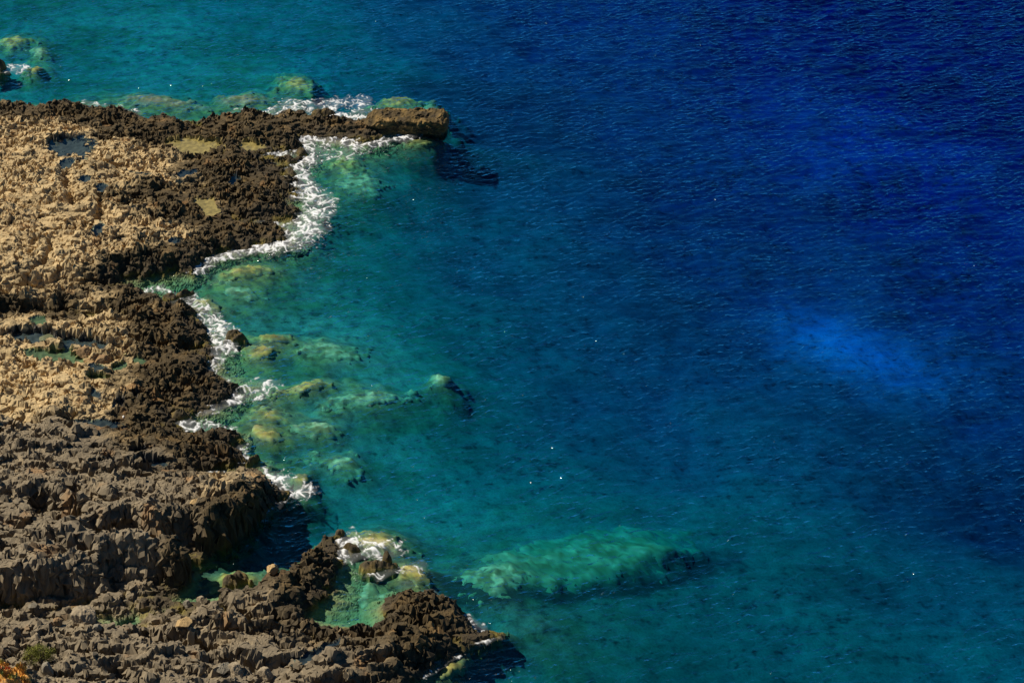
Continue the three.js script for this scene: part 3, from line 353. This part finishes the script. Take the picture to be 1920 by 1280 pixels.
// ---------------------------------------------------------------- sea: a rippled surface over clear water that swallows red, then green
const waves = []; {
  const r = rng(11);
  for (let i = 0; i < 46; i++) {
    const L = 1.1 * Math.pow(9, r() * r()), a = Math.PI * 0.37 + (r() + r() + r() - 1.5) * 0.9, k = 2 * Math.PI / L;
    waves.push([Math.cos(a) * k, Math.sin(a) * k, r() * 6.283, 0.0082 * Math.pow(L, 1.0)]);
  }
}
function seaHeight(x, z) {
  if (x < -110 || x > 130 || z < -420 || z > -100) return 0;
  const wx = x + 0.5 * pn(x * 0.23, z * 0.23), wz = z + 0.5 * pn(x * 0.23 + 60, z * 0.23), gust = 0.8 + 0.5 * fbm(x * 0.035, z * 0.06, 2); let s = 0;
  for (const w of waves) s += w[3] * Math.sin(wx * w[0] + wz * w[1] + w[2]);
  return s * gust;
}
const sea = new THREE.Group();
{
  const T = 2048, SIZE = 58, data = new Uint8Array(T * T * 4), h = new Float32Array(T * T), r = rng(23), S = new Float32Array(T);
  for (let i = 0; i < T; i++) S[i] = Math.sin(i / T * 2 * Math.PI);
  for (let i = 0; i < 80; i++) {                                 // ripples 0.2 to 1.4 m long; whole numbers of them fit the tile
    const L = 0.25 * Math.pow(5.6, r()), a = Math.PI * 0.37 + (r() + r() + r() - 1.5) * 1.25, kx = Math.round(Math.cos(a) * SIZE / L), ky = Math.round(-Math.sin(a) * SIZE / L), ph = Math.floor(r() * T), amp = Math.pow(L, 1.1);
    for (let y = 0; y < T; y++) { let t = (ky * y + ph) & (T - 1); t = (t + T * 64) & (T - 1); const row = y * T; for (let x = 0; x < T; x++) { h[row + x] += amp * S[t]; t = (t + kx) & (T - 1); } }
  }
  let sd = 0; for (const v of h) sd += v * v; sd = Math.sqrt(sd / h.length);
  for (let i = 0; i < T * T; i++) { const X = (i % T) / T * 6.2832, Y = Math.floor(i / T) / T * 6.2832, gust = 1 + 0.28 * Math.sin(2 * X + 3 * Y + 2 * Math.sin(X - Y)) + 0.22 * Math.sin(5 * X - 2 * Y + 1.5 * Math.sin(3 * Y)) + 0.15 * Math.sin(3 * X + 9 * Y), v = h[i] / sd * gust, c = clamp(0.5 + 0.16 * (v + 0.18 * (v * v - 1)), 0, 1) * 255; data[i * 4] = data[i * 4 + 1] = data[i * 4 + 2] = c; data[i * 4 + 3] = 255; }
  const bump = new THREE.DataTexture(data, T, T); bump.wrapS = bump.wrapT = THREE.RepeatWrapping; bump.magFilter = THREE.LinearFilter; bump.repeat.set(1 / SIZE, 1 / SIZE); bump.needsUpdate = true;
  const surface = new THREE.MeshPhysicalMaterial({ name: 'water surface', color: 0xffffff, roughness: 0.06, transmission: 1, thickness: 0, ior: 1.333, bumpMap: bump, bumpScale: 0.21 });
  const g = gridGeometry(axis(-92, 100, 0.36, -FAR, FAR), axis(-345, -128, 0.36, -FAR, FAR), (x, z) => seaHeight(x, z), null);
  add(new THREE.Mesh(g, surface), 'water_surface', null, sea);
  const body = new THREE.MeshPhysicalMaterial({ name: 'clear sea water', transparent: true, opacity: 0, transmission: 1, thickness: 1, roughness: 0, ior: 1.333, attenuationDistance: 10 });
  body.attenuationColor.setRGB(Math.exp(-5.2), Math.exp(-0.72), Math.exp(-0.045));
  const b = new THREE.BoxGeometry(FAR * 2 + 20, 90, FAR * 2 + 20); b.translate(0, -45 - 0.12, 0);
  add(new THREE.Mesh(b, body), 'water_body', null, sea);
  add(sea, 'sea', structure('clear sea, turquoise over the shallows and deep blue offshore'));
}

// ---------------------------------------------------------------- water lying in the pools
function ringSheet(p) {                                         // a sheet a little larger than the pool; the rock stands above its edge
  const pos = [p.x, 0, p.z], idx = [], n = 36, c = Math.cos(p.lean), s = Math.sin(p.lean);
  for (let i = 0; i < n; i++) {
    const t = i / n * Math.PI * 2, dx = Math.cos(t), dz = Math.sin(t); let lo = 0.3, hi = 2;
    const at = (q) => { const a = dx * q * p.a / p.mx, b = dz * q * p.b / p.mz; return [p.x + (a * c - b * s) * p.mx, p.z + (a * s + b * c) * p.mz]; };
    for (let k = 0; k < 12; k++) { const m = (lo + hi) / 2; poolR(p, ...at(m)) > 1.04 ? hi = m : lo = m; }
    const [x, z] = at(lo); pos.push(x, 0, z);
    idx.push(0, 1 + (i + 1) % n, 1 + i);
  }
  const g = new THREE.BufferGeometry(); g.setAttribute('position', new THREE.Float32BufferAttribute(pos.map((v, i) => i % 3 === 0 ? v - p.x : i % 3 === 2 ? v - p.z : 0), 3)); g.setIndex(idx); g.computeVertexNormals(); return g;
}
const poolWater = new THREE.MeshPhysicalMaterial({ name: 'pool water', color: 0xffffff, roughness: 0.03, transmission: 1, thickness: 0, ior: 1.333 });
poolWater.color.setRGB(0.62, 0.78, 0.85);
const shallowWater = poolWater.clone(); shallowWater.name = 'shallow pool water'; shallowWater.color.setRGB(0.95, 0.96, 0.9);
for (const p of pools) { const m = add(new THREE.Mesh(ringSheet(p), p.kind === 2 ? shallowWater : poolWater), 'tide_pool', { label: p.label, category: 'tide pool', group: 'tide pools in the rock shelf' }); m.position.set(p.x, p.level, p.z); }

// ---------------------------------------------------------------- reefs under water, rocks standing out of it
function mound(q, step, heightOf, colorOf, low) {
  const n = Math.ceil(q.reach / step), pos = [], col = [], idx = [], id = new Map();
  const at = (i, j) => {
    const key = i * 5000 + j; if (id.has(key)) return id.get(key);
    const x = q.x + i * step, z = q.z + j * step, y = heightOf(x, z), k = 0.35 * step; 
    pos.push(i * step + k * pn(x * 2.2, z * 2.2 + y), y, j * step + k * pn(x * 2.2 + 40, z * 2.2 - y)); col.push(...colorOf(x, z, y)); id.set(key, pos.length / 3 - 1); return pos.length / 3 - 1;
  };
  const H = new Map(), h = (u, v) => { const key = u * 5000 + v; let y = H.get(key); if (y === undefined) H.set(key, y = heightOf(q.x + u * step, q.z + v * step)); return y; };
  const open = new Set(); let start = null, best = 1e9;
  for (let j = -n; j < n; j++) for (let i = -n; i < n; i++) if (Math.max(h(i, j), h(i + 1, j), h(i, j + 1), h(i + 1, j + 1)) > low(q.x + i * step, q.z + j * step)) { open.add(i * 5000 + j); if (i * i + j * j < best) { best = i * i + j * j; start = [i, j]; } }
  const queue = start ? [start] : []; if (start) open.delete(start[0] * 5000 + start[1]);
  while (queue.length) {
    const [i, j] = queue.pop(), a = at(i, j), b = at(i + 1, j), c = at(i, j + 1), d = at(i + 1, j + 1); idx.push(a, c, d, a, d, b);
    for (const [u, v] of [[i + 1, j], [i - 1, j], [i, j + 1], [i, j - 1]]) if (open.delete(u * 5000 + v)) queue.push([u, v]);
  }
  const g = new THREE.BufferGeometry(); g.setAttribute('position', new THREE.Float32BufferAttribute(pos, 3)); g.setAttribute('color', new THREE.Float32BufferAttribute(col, 3)); g.setIndex(idx); g.computeVertexNormals(); return g;
}
const reefMat = new THREE.MeshStandardMaterial({ name: 'weed covered rock', vertexColors: true, roughness: 1 });
for (const [x, y, a, b, lean, top, tone, label] of reefs) {
  const q = ellipse(x, y, a, b, lean, -top * 0.4), big = a > 150;
  const height = (X, Z) => {
    const f = floorHeight(X, Z), lone = false, r = ellR(q, X, Z, big ? 0.24 : lone ? 0.35 : 0.85);
    const y = lone ? lerp(Math.max(f + 0.75, -1.5) + 0.25 * (ridged(X * 0.6, Z * 0.6, 4) - 0.5) - 0.35 * r * r, f - 0.3, sstep(0.5, 1.15, r)) : f - 0.1 + (0.26 + 0.3 * (ridged(X * 0.7, Z * 0.7, 4) - 0.45) + 0.1 * fbm(X * 1.6, Z * 1.6, 2)) * (1 - sstep(0.55, 1.15, r)) - 0.25 * sstep(0.9, 1.2, r);
    if (y < f - 0.12) return f - 0.3;
    return Math.min(-0.12, y);
  };
  const color = (X, Z, Y) => {
    const n = fbm(X * 0.6, Z * 0.6 + 5, 4), n2 = fbm(X * 2, Z * 2, 2), r = ellR(q, X, Z, 0.85), c = [[0.34, 0.29, 0.07], [0.34, 0.36, 0.19], [0.22, 0.17, 0.10], [0.17, 0.235, 0.11]][tone].slice();
    mix3(c, [0.09, 0.10, 0.03], 0.85 * sstep(-0.12, 0.16, n)); mix3(c, [0.42, 0.36, 0.2], 0.5 * sstep(0.1, 0.4, -n)); mix3(c, [0.15, 0.19, 0.09], 0.8 * sstep(0.35, 1.0, r + 0.6 * n));
    return c.map((v) => clamp(v * (1 + 0.9 * n2), 0.01, 0.6));
  };
  const g = mound(q, big ? 0.4 : 0.2, height, color, (X, Z) => floorHeight(X, Z) - 0.12);
  const m = add(new THREE.Mesh(g, reefMat), 'submerged_reef', thing(label, 'reef', 'reefs under the water')); m.position.set(q.x, 0, q.z);
}
const seaRocks = [ // place and half-axes in the photograph at the water line, lean, height, label
  [2, 128, 10, 8, 0, 1.5, 'dark rock in the surf at the upper corner'], [612, 212, 24, 5, 0, 0.7, 'low black rock in the foam behind the spit'], [440, 629, 20, 7, -0.1, 0.8, 'brown rock alone in the surf off the black shelf'], [345, 551, 15, 6, -0.2, 0.7, 'small brown rock at the mouth of the narrow inlet'], [318, 556, 14, 5, 0.1, 0.5, 'low ochre rock inside the narrow inlet'], [338, 780, 20, 8, 0, 0.8, 'ochre brown rock against the black shelf'], [436, 1088, 22, 9, -0.35, 0.75, 'dark mossy rock in the sheltered green cove'], [712, 1060, 46, 8, 0.06, 0.6, 'long black rock lying across the foam washed reef'], [725, 1047, 10, 6, 0.1, 0.8, 'small brown rock beside the long black rock'], [657, 1028, 16, 5, 0.15, 0.7, 'flat black rock at the tip of the dark ridge'], [566, 285, 12, 5, 0.2, 0.7, 'black knob in the surf below the spit'], [545, 302, 14, 4, 0, 0.5, 'low brown knob between two foam tongues'], [545, 322, 12, 5, 0.3, 0.6, 'brown knob in the foam of the upper cove'], [474, 862, 16, 5, -0.5, 0.6, 'small black point sticking out above the headland'], [637, 1000, 10, 6, 0, 0.6, 'black knob crowning the ridge tip']];
for (const [x, y, a, b, lean, top, label] of seaRocks) {
  const q = ellipse(x, y, a, b, lean, 0.2);
  const height = (X, Z) => {
    const r = ellR(q, X, Z, 0.8);
    return (top * 1.15 + 0.4 * (ridged(X * 0.9, Z * 0.9, 3) - 0.4) + 0.25 * (ridged(X * 2.3, Z * 2.3, 2) - 0.4)) * Math.max(0, 1 - r * r * 0.85) - 1.6 * sstep(0.85, 1.5, r) + 0.08 * fbm(X * 4, Z * 4, 2);
  };
  const color = (X, Z, Y) => { const n = fbm(X * 0.9, Z * 0.9, 3), n2 = fbm(X * 3, Z * 3, 2), c = [0.055, 0.04, 0.018]; mix3(c, [0.14, 0.095, 0.025], sstep(0.0, 0.4, n)); mix3(c, [0.2, 0.16, 0.03], 0.8 * sstep(0.35, 0.0, Y)); return c.map((v) => v * (1 + 0.7 * n2)); };
  const m = add(new THREE.Mesh(mound(q, 0.11, height, color, () => -1.5), rockMat), 'sea_rock', thing(label, 'rock', 'rocks standing in the sea')); m.position.set(q.x, 0, q.z);
}
{ // the long squared block that ends the spit
  const l = P(686, 226, 1), r = P(840, 230, 1), len = Math.hypot(r[0] - l[0], r[1] - l[1]), g = new THREE.BoxGeometry(1, 1, 1, 110, 34, 44), v = g.attributes.position, col = [];
  for (let i = 0; i < v.count; i++) {
    let X = v.getX(i) * 2, Y = v.getY(i) * 2, Z = v.getZ(i) * 2; const e = 7, k = Math.pow(Math.abs(X) ** (e * 3) + Math.abs(Y) ** e + Math.abs(Z) ** e, -1 / e) * Math.max(Math.abs(X), Math.abs(Y), Math.abs(Z)); X *= k; Y *= k; Z *= k;
    let x = X * len / 2, y = Y * 1.5, z = Z * 2.0;
    z += -0.45 * sstep(0.3, -0.8, Y) * sstep(-0.1, 0.6, X) * (Z > 0 ? 1 : 0);                         // undercut below, on the near side
    y += 0.4 * fbm(x * 0.35 + 8, z * 0.6, 3) * (Y > 0 ? 1.6 : 0.4) + 0.3 * (ridged(x * 0.9, z * 0.9, 4) - 0.4) - 0.2 * sstep(-0.5, -1, X);
    z += 0.6 * fbm(x * 0.5, y * 0.7 + 20, 4) + 0.4 * (ridged(x * 1.1 + 7, y * 1.6, 3) - 0.4); x += 0.3 * fbm(y * 0.6, z * 0.6 + 4, 3);
    v.setXYZ(i, x, y, z);
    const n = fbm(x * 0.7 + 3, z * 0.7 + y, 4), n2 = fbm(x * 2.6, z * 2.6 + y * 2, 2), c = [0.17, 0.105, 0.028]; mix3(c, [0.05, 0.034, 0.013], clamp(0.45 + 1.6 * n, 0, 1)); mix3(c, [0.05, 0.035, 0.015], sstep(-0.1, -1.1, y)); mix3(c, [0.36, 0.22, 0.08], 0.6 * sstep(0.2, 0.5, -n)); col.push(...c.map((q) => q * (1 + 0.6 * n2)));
  }
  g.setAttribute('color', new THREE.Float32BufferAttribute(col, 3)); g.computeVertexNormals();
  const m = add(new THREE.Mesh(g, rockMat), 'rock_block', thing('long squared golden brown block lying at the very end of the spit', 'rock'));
  m.position.set((l[0] + r[0]) / 2, 0.62, (l[1] + r[1]) / 2); m.rotation.y = -Math.atan2(r[1] - l[1], r[0] - l[0]);
}
function onRock(px, py) { for (let n = 0; n < 12; n++, py += 3) for (let h = 9; h > 0.25; h -= 0.06) { const [x, z] = P(px, py, h); if (rockHeight(x, z) >= h) return [x, h, z]; } const [x, z] = P(px, py, 0); return [x, 0, z]; }
function boulderShape(seed) {
  const g = new THREE.IcosahedronGeometry(1, 14), v = g.attributes.position, r = rng(seed), cuts = [], col = [];
  for (let i = 0; i < 9; i++) { const a = r() * 6.283, y = r() * 2 - 1, s = Math.sqrt(1 - y * y); cuts.push([s * Math.cos(a), y, s * Math.sin(a), 0.52 + 0.3 * r()]); }
  const n3 = new Float32Array(v.count * 3);
  const shape = (x, y, z, o) => {
    let k = 1; for (const c of cuts) { const d = x * c[0] + y * c[1] + z * c[2]; if (d > 0.05) k = Math.min(k, c[3] / d); }
    k *= 1 + 0.2 * fbm(x * 1.6 + seed, z * 1.6 + y * 1.4, 3) + 0.07 * fbm(y * 5 + seed, x * 5 - z * 4, 3); o[0] = x * k; o[1] = y * k; o[2] = z * k; return o;
  };
  for (let i = 0; i < v.count; i++) {
    const x = v.getX(i), y = v.getY(i), z = v.getZ(i), o = shape(x, y, z, [0, 0, 0]); v.setXYZ(i, ...o);
    const t = Math.abs(y) < 0.9 ? [0, 1, 0] : [1, 0, 0], u = new THREE.Vector3(x, y, z), A = new THREE.Vector3(...t).cross(u).normalize(), B = u.clone().cross(A), e = 0.02;
    const pa = u.clone().addScaledVector(A, e).normalize(), pb = u.clone().addScaledVector(B, e).normalize(), qa = new THREE.Vector3(...shape(pa.x, pa.y, pa.z, [0, 0, 0])).sub(new THREE.Vector3(...o)), qb = new THREE.Vector3(...shape(pb.x, pb.y, pb.z, [0, 0, 0])).sub(new THREE.Vector3(...o));
    const n = qa.cross(qb).normalize(); n3.set([n.x, n.y, n.z], i * 3);
    const t2 = 1 + 0.5 * fbm(x * 3 + seed, y * 3 + z * 2, 3); col.push(t2, t2 * (0.98), t2 * 0.95);
  }
  g.setAttribute('normal', new THREE.BufferAttribute(n3, 3)); g.setAttribute('color', new THREE.Float32BufferAttribute(col, 3)); return g;
}
const boulderShapes = [3, 8, 21, 34].map(boulderShape);
const stone = (rgb) => { const m = new THREE.MeshStandardMaterial({ name: 'stone', vertexColors: true, roughness: 0.95 }); m.color.setRGB(...rgb); return m; };
const stones = { pale: stone([0.27, 0.215, 0.14]), grey: stone([0.20, 0.175, 0.13]), tan: stone([0.40, 0.27, 0.12]), brown: stone([0.24, 0.15, 0.07]), dark: stone([0.07, 0.05, 0.025]), white: stone([0.8, 0.78, 0.74]) };
for (const [x, y, a, b, tone, label] of [[156, 1150, 26, 17, 'pale', 'large pale boulder lying in the dark gully near the bush'], [183, 1176, 10, 6, 'grey', 'small grey stone under the large pale boulder'], [108, 1166, 9, 8, 'brown', 'little brown stone left of the large pale boulder'], [513, 1066, 13, 8, 'tan', 'smooth tan boulder perched on the ridge above the cove'], [378, 1106, 9, 6, 'pale', 'pale boulder on the ridge edge by the sheltered cove'], [352, 1128, 8, 6, 'grey', 'knobbly pale stone on the ridge crest'], [90, 1254, 10, 14, 'grey', 'upright grey block below the bush'], [442, 1254, 17, 11, 'pale', 'pale rounded boulder, right one of a touching pair'], [417, 1252, 14, 13, 'grey', 'grey boulder, left one of a touching pair'], [498, 1262, 15, 11, 'pale', 'rough pale boulder low on the ridge by the frame edge'], [343, 1166, 16, 9, 'tan', 'yellowish boulder on the ridge with holes in front'], [160, 660, 15, 9, 'brown', 'brown boulder at the pool terrace, the largest there'], [111, 650, 8, 7, 'tan', 'tan stone standing in the dark terrace pool'], [86, 633, 16, 5, 'tan', 'long tan stone between the terrace pools'], [140, 655, 7, 4, 'tan', 'small tan stone beside the brown terrace boulder'], [195, 676, 17, 10, 'brown', 'broad brown boulder right of the green pool'], [365, 940, 10, 7, 'tan', 'light round boulder on the headland slope'], [60, 1135, 9, 5, 'grey', 'grey stone on the gully floor by the frame edge'], [555, 1155, 9, 7, 'dark', 'dark stone at the foot of the lagoon'], [232, 781, 2.6, 2.2, 'white', 'small bright white stone on the dark crust']].map((q) => q)) {
  const at = onRock(x, y + b * 0.5), s = P(x + 1, y, at[1])[0] - P(x, y, at[1])[0], i = Math.floor((x * 7 + y) % 4);
  const m = add(new THREE.Mesh(boulderShapes[i], stones[tone]), 'boulder', thing(label, tone === 'white' ? 'stone' : 'boulder', tone === 'white' ? undefined : 'loose boulders on the rocks'));
  m.scale.set(a * s * 1.15, b * s * 1.25, (a * 0.5 + b * 0.6) * s * 1.15); m.position.set(at[0], at[1] + b * s * 0.4, at[2]); m.rotation.y = (x % 13) * 0.08 - 0.5;
}
{ // ochre earth slope with dry tufts, and the one green bush
  const poly = [[-150, 1190], [4, 1211], [24, 1221], [42, 1234], [60, 1256], [70, 1285], [76, 1340], [-150, 1400]].map(([x, y]) => P(x, y, 6)), r = rng(9);
  const q = { x: P(-20, 1290, 6)[0], z: P(-20, 1290, 6)[1], reach: 8 };
  const height = (X, Z) => { const d = polyDist(poly, X, Z) + 0.35 * fbm(X * 1.2, Z * 1.2, 3); return d > -0.5 ? rockHeight(X, Z) - 0.9 + 1.1 * sstep(-0.4, 0.6, d) + 0.5 * Math.min(2.5, Math.max(0, d)) + 0.3 * fbm(X * 1.5, Z * 1.5, 4) : -5; };
  const color = (X, Z) => { const n = fbm(X * 1.3, Z * 1.3, 4), c = [0.60, 0.29, 0.05]; mix3(c, [0.28, 0.14, 0.04], sstep(0.05, 0.35, n)); mix3(c, [0.55, 0.33, 0.14], 0.6 * sstep(0.1, 0.35, -n)); return c; };
  const g = mound(q, 0.1, height, color, () => 0); const m = add(new THREE.Mesh(g, rockMat), 'earth_slope', structure('orange earth slope at the lower corner beside the bush')); m.position.set(q.x, 0, q.z);
  const tri = (pos, nor, c, col, x, y, z, s, up) => { const a = r() * 6.283, b = r() * 6.283, tilt = up ? 0.3 : 1.2, A = new THREE.Vector3(Math.cos(a), (r() - 0.5) * tilt, Math.sin(a)).multiplyScalar(s), B = new THREE.Vector3(Math.cos(b) * 0.5, up ? 1.6 : r() - 0.3, Math.sin(b) * 0.5).multiplyScalar(s); pos.push(x - A.x * 0.5, y, z - A.z * 0.5, x + A.x * 0.5, y + A.y, z + A.z * 0.5, x + B.x, y + B.y, z + B.z); for (let k = 0; k < 3; k++) col.push(...c); };
  const build = (pos, col) => { const t = new THREE.BufferGeometry(); t.setAttribute('position', new THREE.Float32BufferAttribute(pos, 3)); t.setAttribute('color', new THREE.Float32BufferAttribute(col, 3)); t.computeVertexNormals(); return t; };
  const leafMat = new THREE.MeshStandardMaterial({ name: 'leaves', vertexColors: true, roughness: 0.9, side: THREE.DoubleSide });
  const tp = [], tc = [];
  for (let k = 0; k < 45; k++) { const [X, Z] = P(-10 + r() * 62, 1222 + r() * 66, 6.3); if (polyDist(poly, X, Z) < 0.1) continue; const y = height(X, Z), c = [0.50, 0.31, 0.08].map((v) => v * (0.5 + r() * 0.8)); for (let n = 0; n < 26; n++) tri(tp, null, c, tc, X + (r() - 0.5) * 0.45, y + r() * 0.12, Z + (r() - 0.5) * 0.45, 0.1 + 0.1 * r(), true); }
  add(new THREE.Mesh(build(tp, tc), leafMat), 'grass', { kind: 'stuff', label: 'dry ochre tufts growing over the orange earth slope' });
  const at = onRock(75, 1243), bush = new THREE.Group(); bush.position.set(at[0], at[1] + 0.25, at[2]); bush.scale.set(1.1, 1.25, 1.1);
  const lp = [], lc = [];
  for (let k = 0; k < 70; k++) {
    const a = r() * 6.283, e = Math.sqrt(r()), cx = Math.cos(a) * e * 1.2, cz = Math.sin(a) * e * 0.9, cy = 0.25 + 0.75 * Math.sqrt(Math.max(0, 1 - e * e)) * (0.6 + 0.5 * r()), tone = 0.55 + 0.7 * r();
    for (let n = 0; n < 70; n++) { const u = (r() + r() - 1) * 0.3, v = (r() + r() - 1) * 0.24, w = (r() + r() - 1) * 0.3; tri(lp, null, [0.15 * tone, 0.155 * tone, 0.016 * tone], lc, cx + u, cy + v, cz + w, 0.06 + 0.04 * r(), false); }
  }
  add(new THREE.Mesh(build(lp, lc), leafMat), 'foliage', { kind: 'stuff' }, bush);
  const bark = new THREE.MeshStandardMaterial({ name: 'bark', roughness: 1 }); bark.color.setRGB(0.10, 0.07, 0.045);
  for (let k = 0; k < 6; k++) { const a = k + r(), cv = new THREE.CatmullRomCurve3([new THREE.Vector3(0, -0.3, 0), new THREE.Vector3(Math.cos(a) * 0.2, 0.3, Math.sin(a) * 0.2), new THREE.Vector3(Math.cos(a) * 0.7, 0.7, Math.sin(a) * 0.6)]); add(new THREE.Mesh(new THREE.TubeGeometry(cv, 8, 0.03, 5), bark), 'stem', null, bush); }
  add(bush, 'bush', thing('round green bush growing on the grey ledges by the orange earth', 'bush'));
}

// ---------------------------------------------------------------- surf: white water along the rocks, lacy where it thins
const surf = [ // lines in the photograph, half-width in metres, how thick the foam is
  [[-30, 140, 0, 137, 22, 131, 42, 127], 1.3, 0.85, 'surf on the farthest rock at the upper corner'], [[163, 193, 185, 198, 222, 199], 0.8, 0.75, 'thin surf behind the back edge of the spit'], [[250, 207, 262, 212], 0.6, 0.7, 'small patch of foam in a notch behind the spit'], [[430, 214, 458, 204], 0.6, 0.6, 'foam fringe behind the jagged spit crest'],
  [[508, 214, 530, 202, 575, 205, 605, 212, 640, 222, 680, 222], 1.4, 0.95, 'surf pouring through the gaps behind the spit'], [[545, 196, 600, 200, 640, 192, 662, 188, 680, 205], 2.0, 0.8, 'broken white wave behind the spit block'],
  [[770, 250, 748, 256, 715, 266, 690, 272, 640, 267, 600, 262, 565, 266], 1.7, 0.98, 'white surf along the near side of the spit'], [[690, 272, 640, 290, 600, 286, 575, 278], 2.2, 0.62, 'lacy foam drifting below the spit'], [[470, 287, 500, 289, 540, 291, 570, 290], 0.9, 0.8, 'foam running up the channel into the dark shelf'],
  [[580, 285, 575, 305, 555, 320, 560, 340, 575, 360, 590, 380], 1.9, 0.88, 'foam among the black knobs of the upper cove'], [[500, 330, 530, 332, 550, 338], 0.8, 0.8, 'foam tongue in the notch of the upper cove'], [[560, 352, 590, 370, 598, 390, 582, 415, 562, 435, 545, 455], 2.1, 1.1, 'widest white surf at the foot of the dark shelf'], [[480, 417, 510, 421, 540, 425], 0.7, 0.9, 'foam tongue between two black ledges'], [[555, 450, 520, 464, 480, 468, 430, 477, 398, 489, 368, 507], 1.1, 1.05, 'white ribbon of surf curving into the small bay'], [[595, 430, 570, 455, 520, 470], 1.6, 0.6, 'ragged foam outside the white ribbon'],
  [[345, 558, 365, 572, 388, 590, 405, 610, 420, 622], 1.5, 0.92, 'surf below the narrow inlet'], [[270, 546, 300, 540, 330, 556, 350, 562], 0.8, 0.7, 'thin foam inside the narrow inlet'], [[395, 600, 415, 640, 430, 655, 405, 668, 400, 675], 1.4, 0.85, 'surf round the brown sea rock'], [[318, 591, 335, 594], 0.5, 0.8, 'foam spot in the black shelf'], [[392, 688, 408, 700, 428, 714], 0.9, 0.62, 'speckled foam at the black point'], [[435, 752, 455, 742, 475, 735, 500, 722], 1.5, 0.8, 'surf fanning out from the pointed black rock'], [[385, 773, 410, 765, 435, 756], 0.9, 0.8, 'foam under the pointed black rock'], [[328, 790, 350, 796, 385, 800, 425, 808], 1.1, 0.88, 'surf in the nook below the black shelf'], [[455, 842, 450, 855, 465, 866], 0.7, 0.7, 'foam at the small black point'], [[388, 890, 412, 889, 438, 884], 0.6, 0.9, 'white water in the channel behind the headland'],
  [[505, 893, 530, 903, 552, 915, 566, 926], 1.5, 0.92, 'surf at the foot of the grey headland'], [[520, 945, 500, 962, 490, 975], 0.8, 0.6, 'flecks of foam in the headland shadow'], [[645, 1008, 665, 1018, 700, 1026, 735, 1030], 1.5, 0.72, 'foam combing over the ochre reef'], [[636, 1048, 655, 1044, 685, 1040, 712, 1040], 1.1, 1.0, 'white wash between the ridge tip and long black rock'], [[680, 1080, 720, 1078, 760, 1070, 790, 1066], 0.8, 0.62, 'thin foam on the rounded ochre reef'], [[872, 1160, 885, 1172, 903, 1180], 0.6, 0.5, 'foam behind the last black rock'], [[866, 1200, 880, 1210, 905, 1207, 935, 1194], 0.5, 0.5, 'thin foam line below the last black rock'], [[796, 1114, 815, 1110, 830, 1118], 0.5, 0.75, 'foam at the top of the lower black rock'], [[790, 1268, 820, 1250, 868, 1225], 0.5, 0.5, 'faint foam at the foot of the lower ridge']];
{
  const foamMat = new THREE.MeshStandardMaterial({ name: 'foam', vertexColors: true, transparent: true, roughness: 0.9 }), S = 0.1, cells = new Map();
  const lines = surf.map(([c, w, k, label]) => { const pts = []; for (let i = 0; i < c.length; i += 2) pts.push(P(c[i], c[i + 1], 0)); return { pts, w, k, label }; });
  lines.forEach((l, n) => {
    const x0 = Math.min(...l.pts.map((p) => p[0])) - l.w * 1.6, x1 = Math.max(...l.pts.map((p) => p[0])) + l.w * 1.6, z0 = Math.min(...l.pts.map((p) => p[1])) - l.w * 2.6, z1 = Math.max(...l.pts.map((p) => p[1])) + l.w * 2.6;
    for (let j = Math.floor(z0 / S); j <= z1 / S; j++) for (let i = Math.floor(x0 / S); i <= x1 / S; i++) {
      const x = i * S, z = j * S, q = lineDist(l.pts, x + 0.7 * fbm(x * 0.5, z * 0.4, 2), z * 1 + 1.2 * fbm(x * 0.5 + 9, z * 0.4, 2)) / (l.w * 1.25);
      if (q > 1) continue;
      const v = l.k * (1 - q * q), key = (i + 4000) * 10000 + j + 5000, old = cells.get(key);
      if (!old || old[0] < v) cells.set(key, [v, n]);
    }
  });
  const per = lines.map(() => ({ pos: [], col: [], idx: [], id: new Map() }));
  const vertex = (b, i, j) => {
    const key = (i + 4000) * 10000 + j + 5000; if (b.id.has(key)) return b.id.get(key);
    const x = i * S, z = j * S, wx = x + 0.35 * pn(x * 0.9, z * 0.7), wz = z + 0.5 * pn(x * 0.9 + 30, z * 0.7), v = (cells.get(key) ?? [0])[0];
    const lace = 0.45 * ridged(wx * 0.6, wz * 0.45, 4) + 0.5 * ridged(wx * 1.6, wz * 1.1, 3) + 0.22 * (0.5 + fbm(wx * 4, wz * 3, 2)), u = v + 0.75 * fbm(x * 0.4 + 3, z * 0.3, 3) - 0.2, c = 0.735 - 0.27 * u, a = clamp(sstep(c - 0.13, c + 0.18, lace) * 0.86 + 0.13 * Math.max(0, u), 0, 1) * sstep(0, 0.25, v);
    b.pos.push(x, seaHeight(x, z) + 0.06 + 0.1 * a * v, z); const t = 0.8; b.col.push(t, t, t, clamp(a, 0, 0.94)); b.id.set(key, b.pos.length / 3 - 1); return b.pos.length / 3 - 1;
  };
  for (const [key, [, n]] of cells) { const i = Math.floor(key / 10000) - 4000, j = key % 10000 - 5000, b = per[n], q = [vertex(b, i, j), vertex(b, i + 1, j), vertex(b, i, j + 1), vertex(b, i + 1, j + 1)]; if (q.every((k) => b.col[k * 4 + 3] < 0.02)) continue; b.idx.push(q[0], q[2], q[3], q[0], q[3], q[1]); }
  per.forEach((b, n) => {
    if (!b.idx.length) return; const g = new THREE.BufferGeometry(); g.setAttribute('position', new THREE.Float32BufferAttribute(b.pos, 3)); g.setAttribute('color', new THREE.Float32BufferAttribute(b.col, 4)); g.setIndex(b.idx); g.computeVertexNormals();
    add(new THREE.Mesh(g, foamMat), 'foam', { kind: 'stuff', label: lines[n].label });
  });
}

renderer.render(scene, camera);
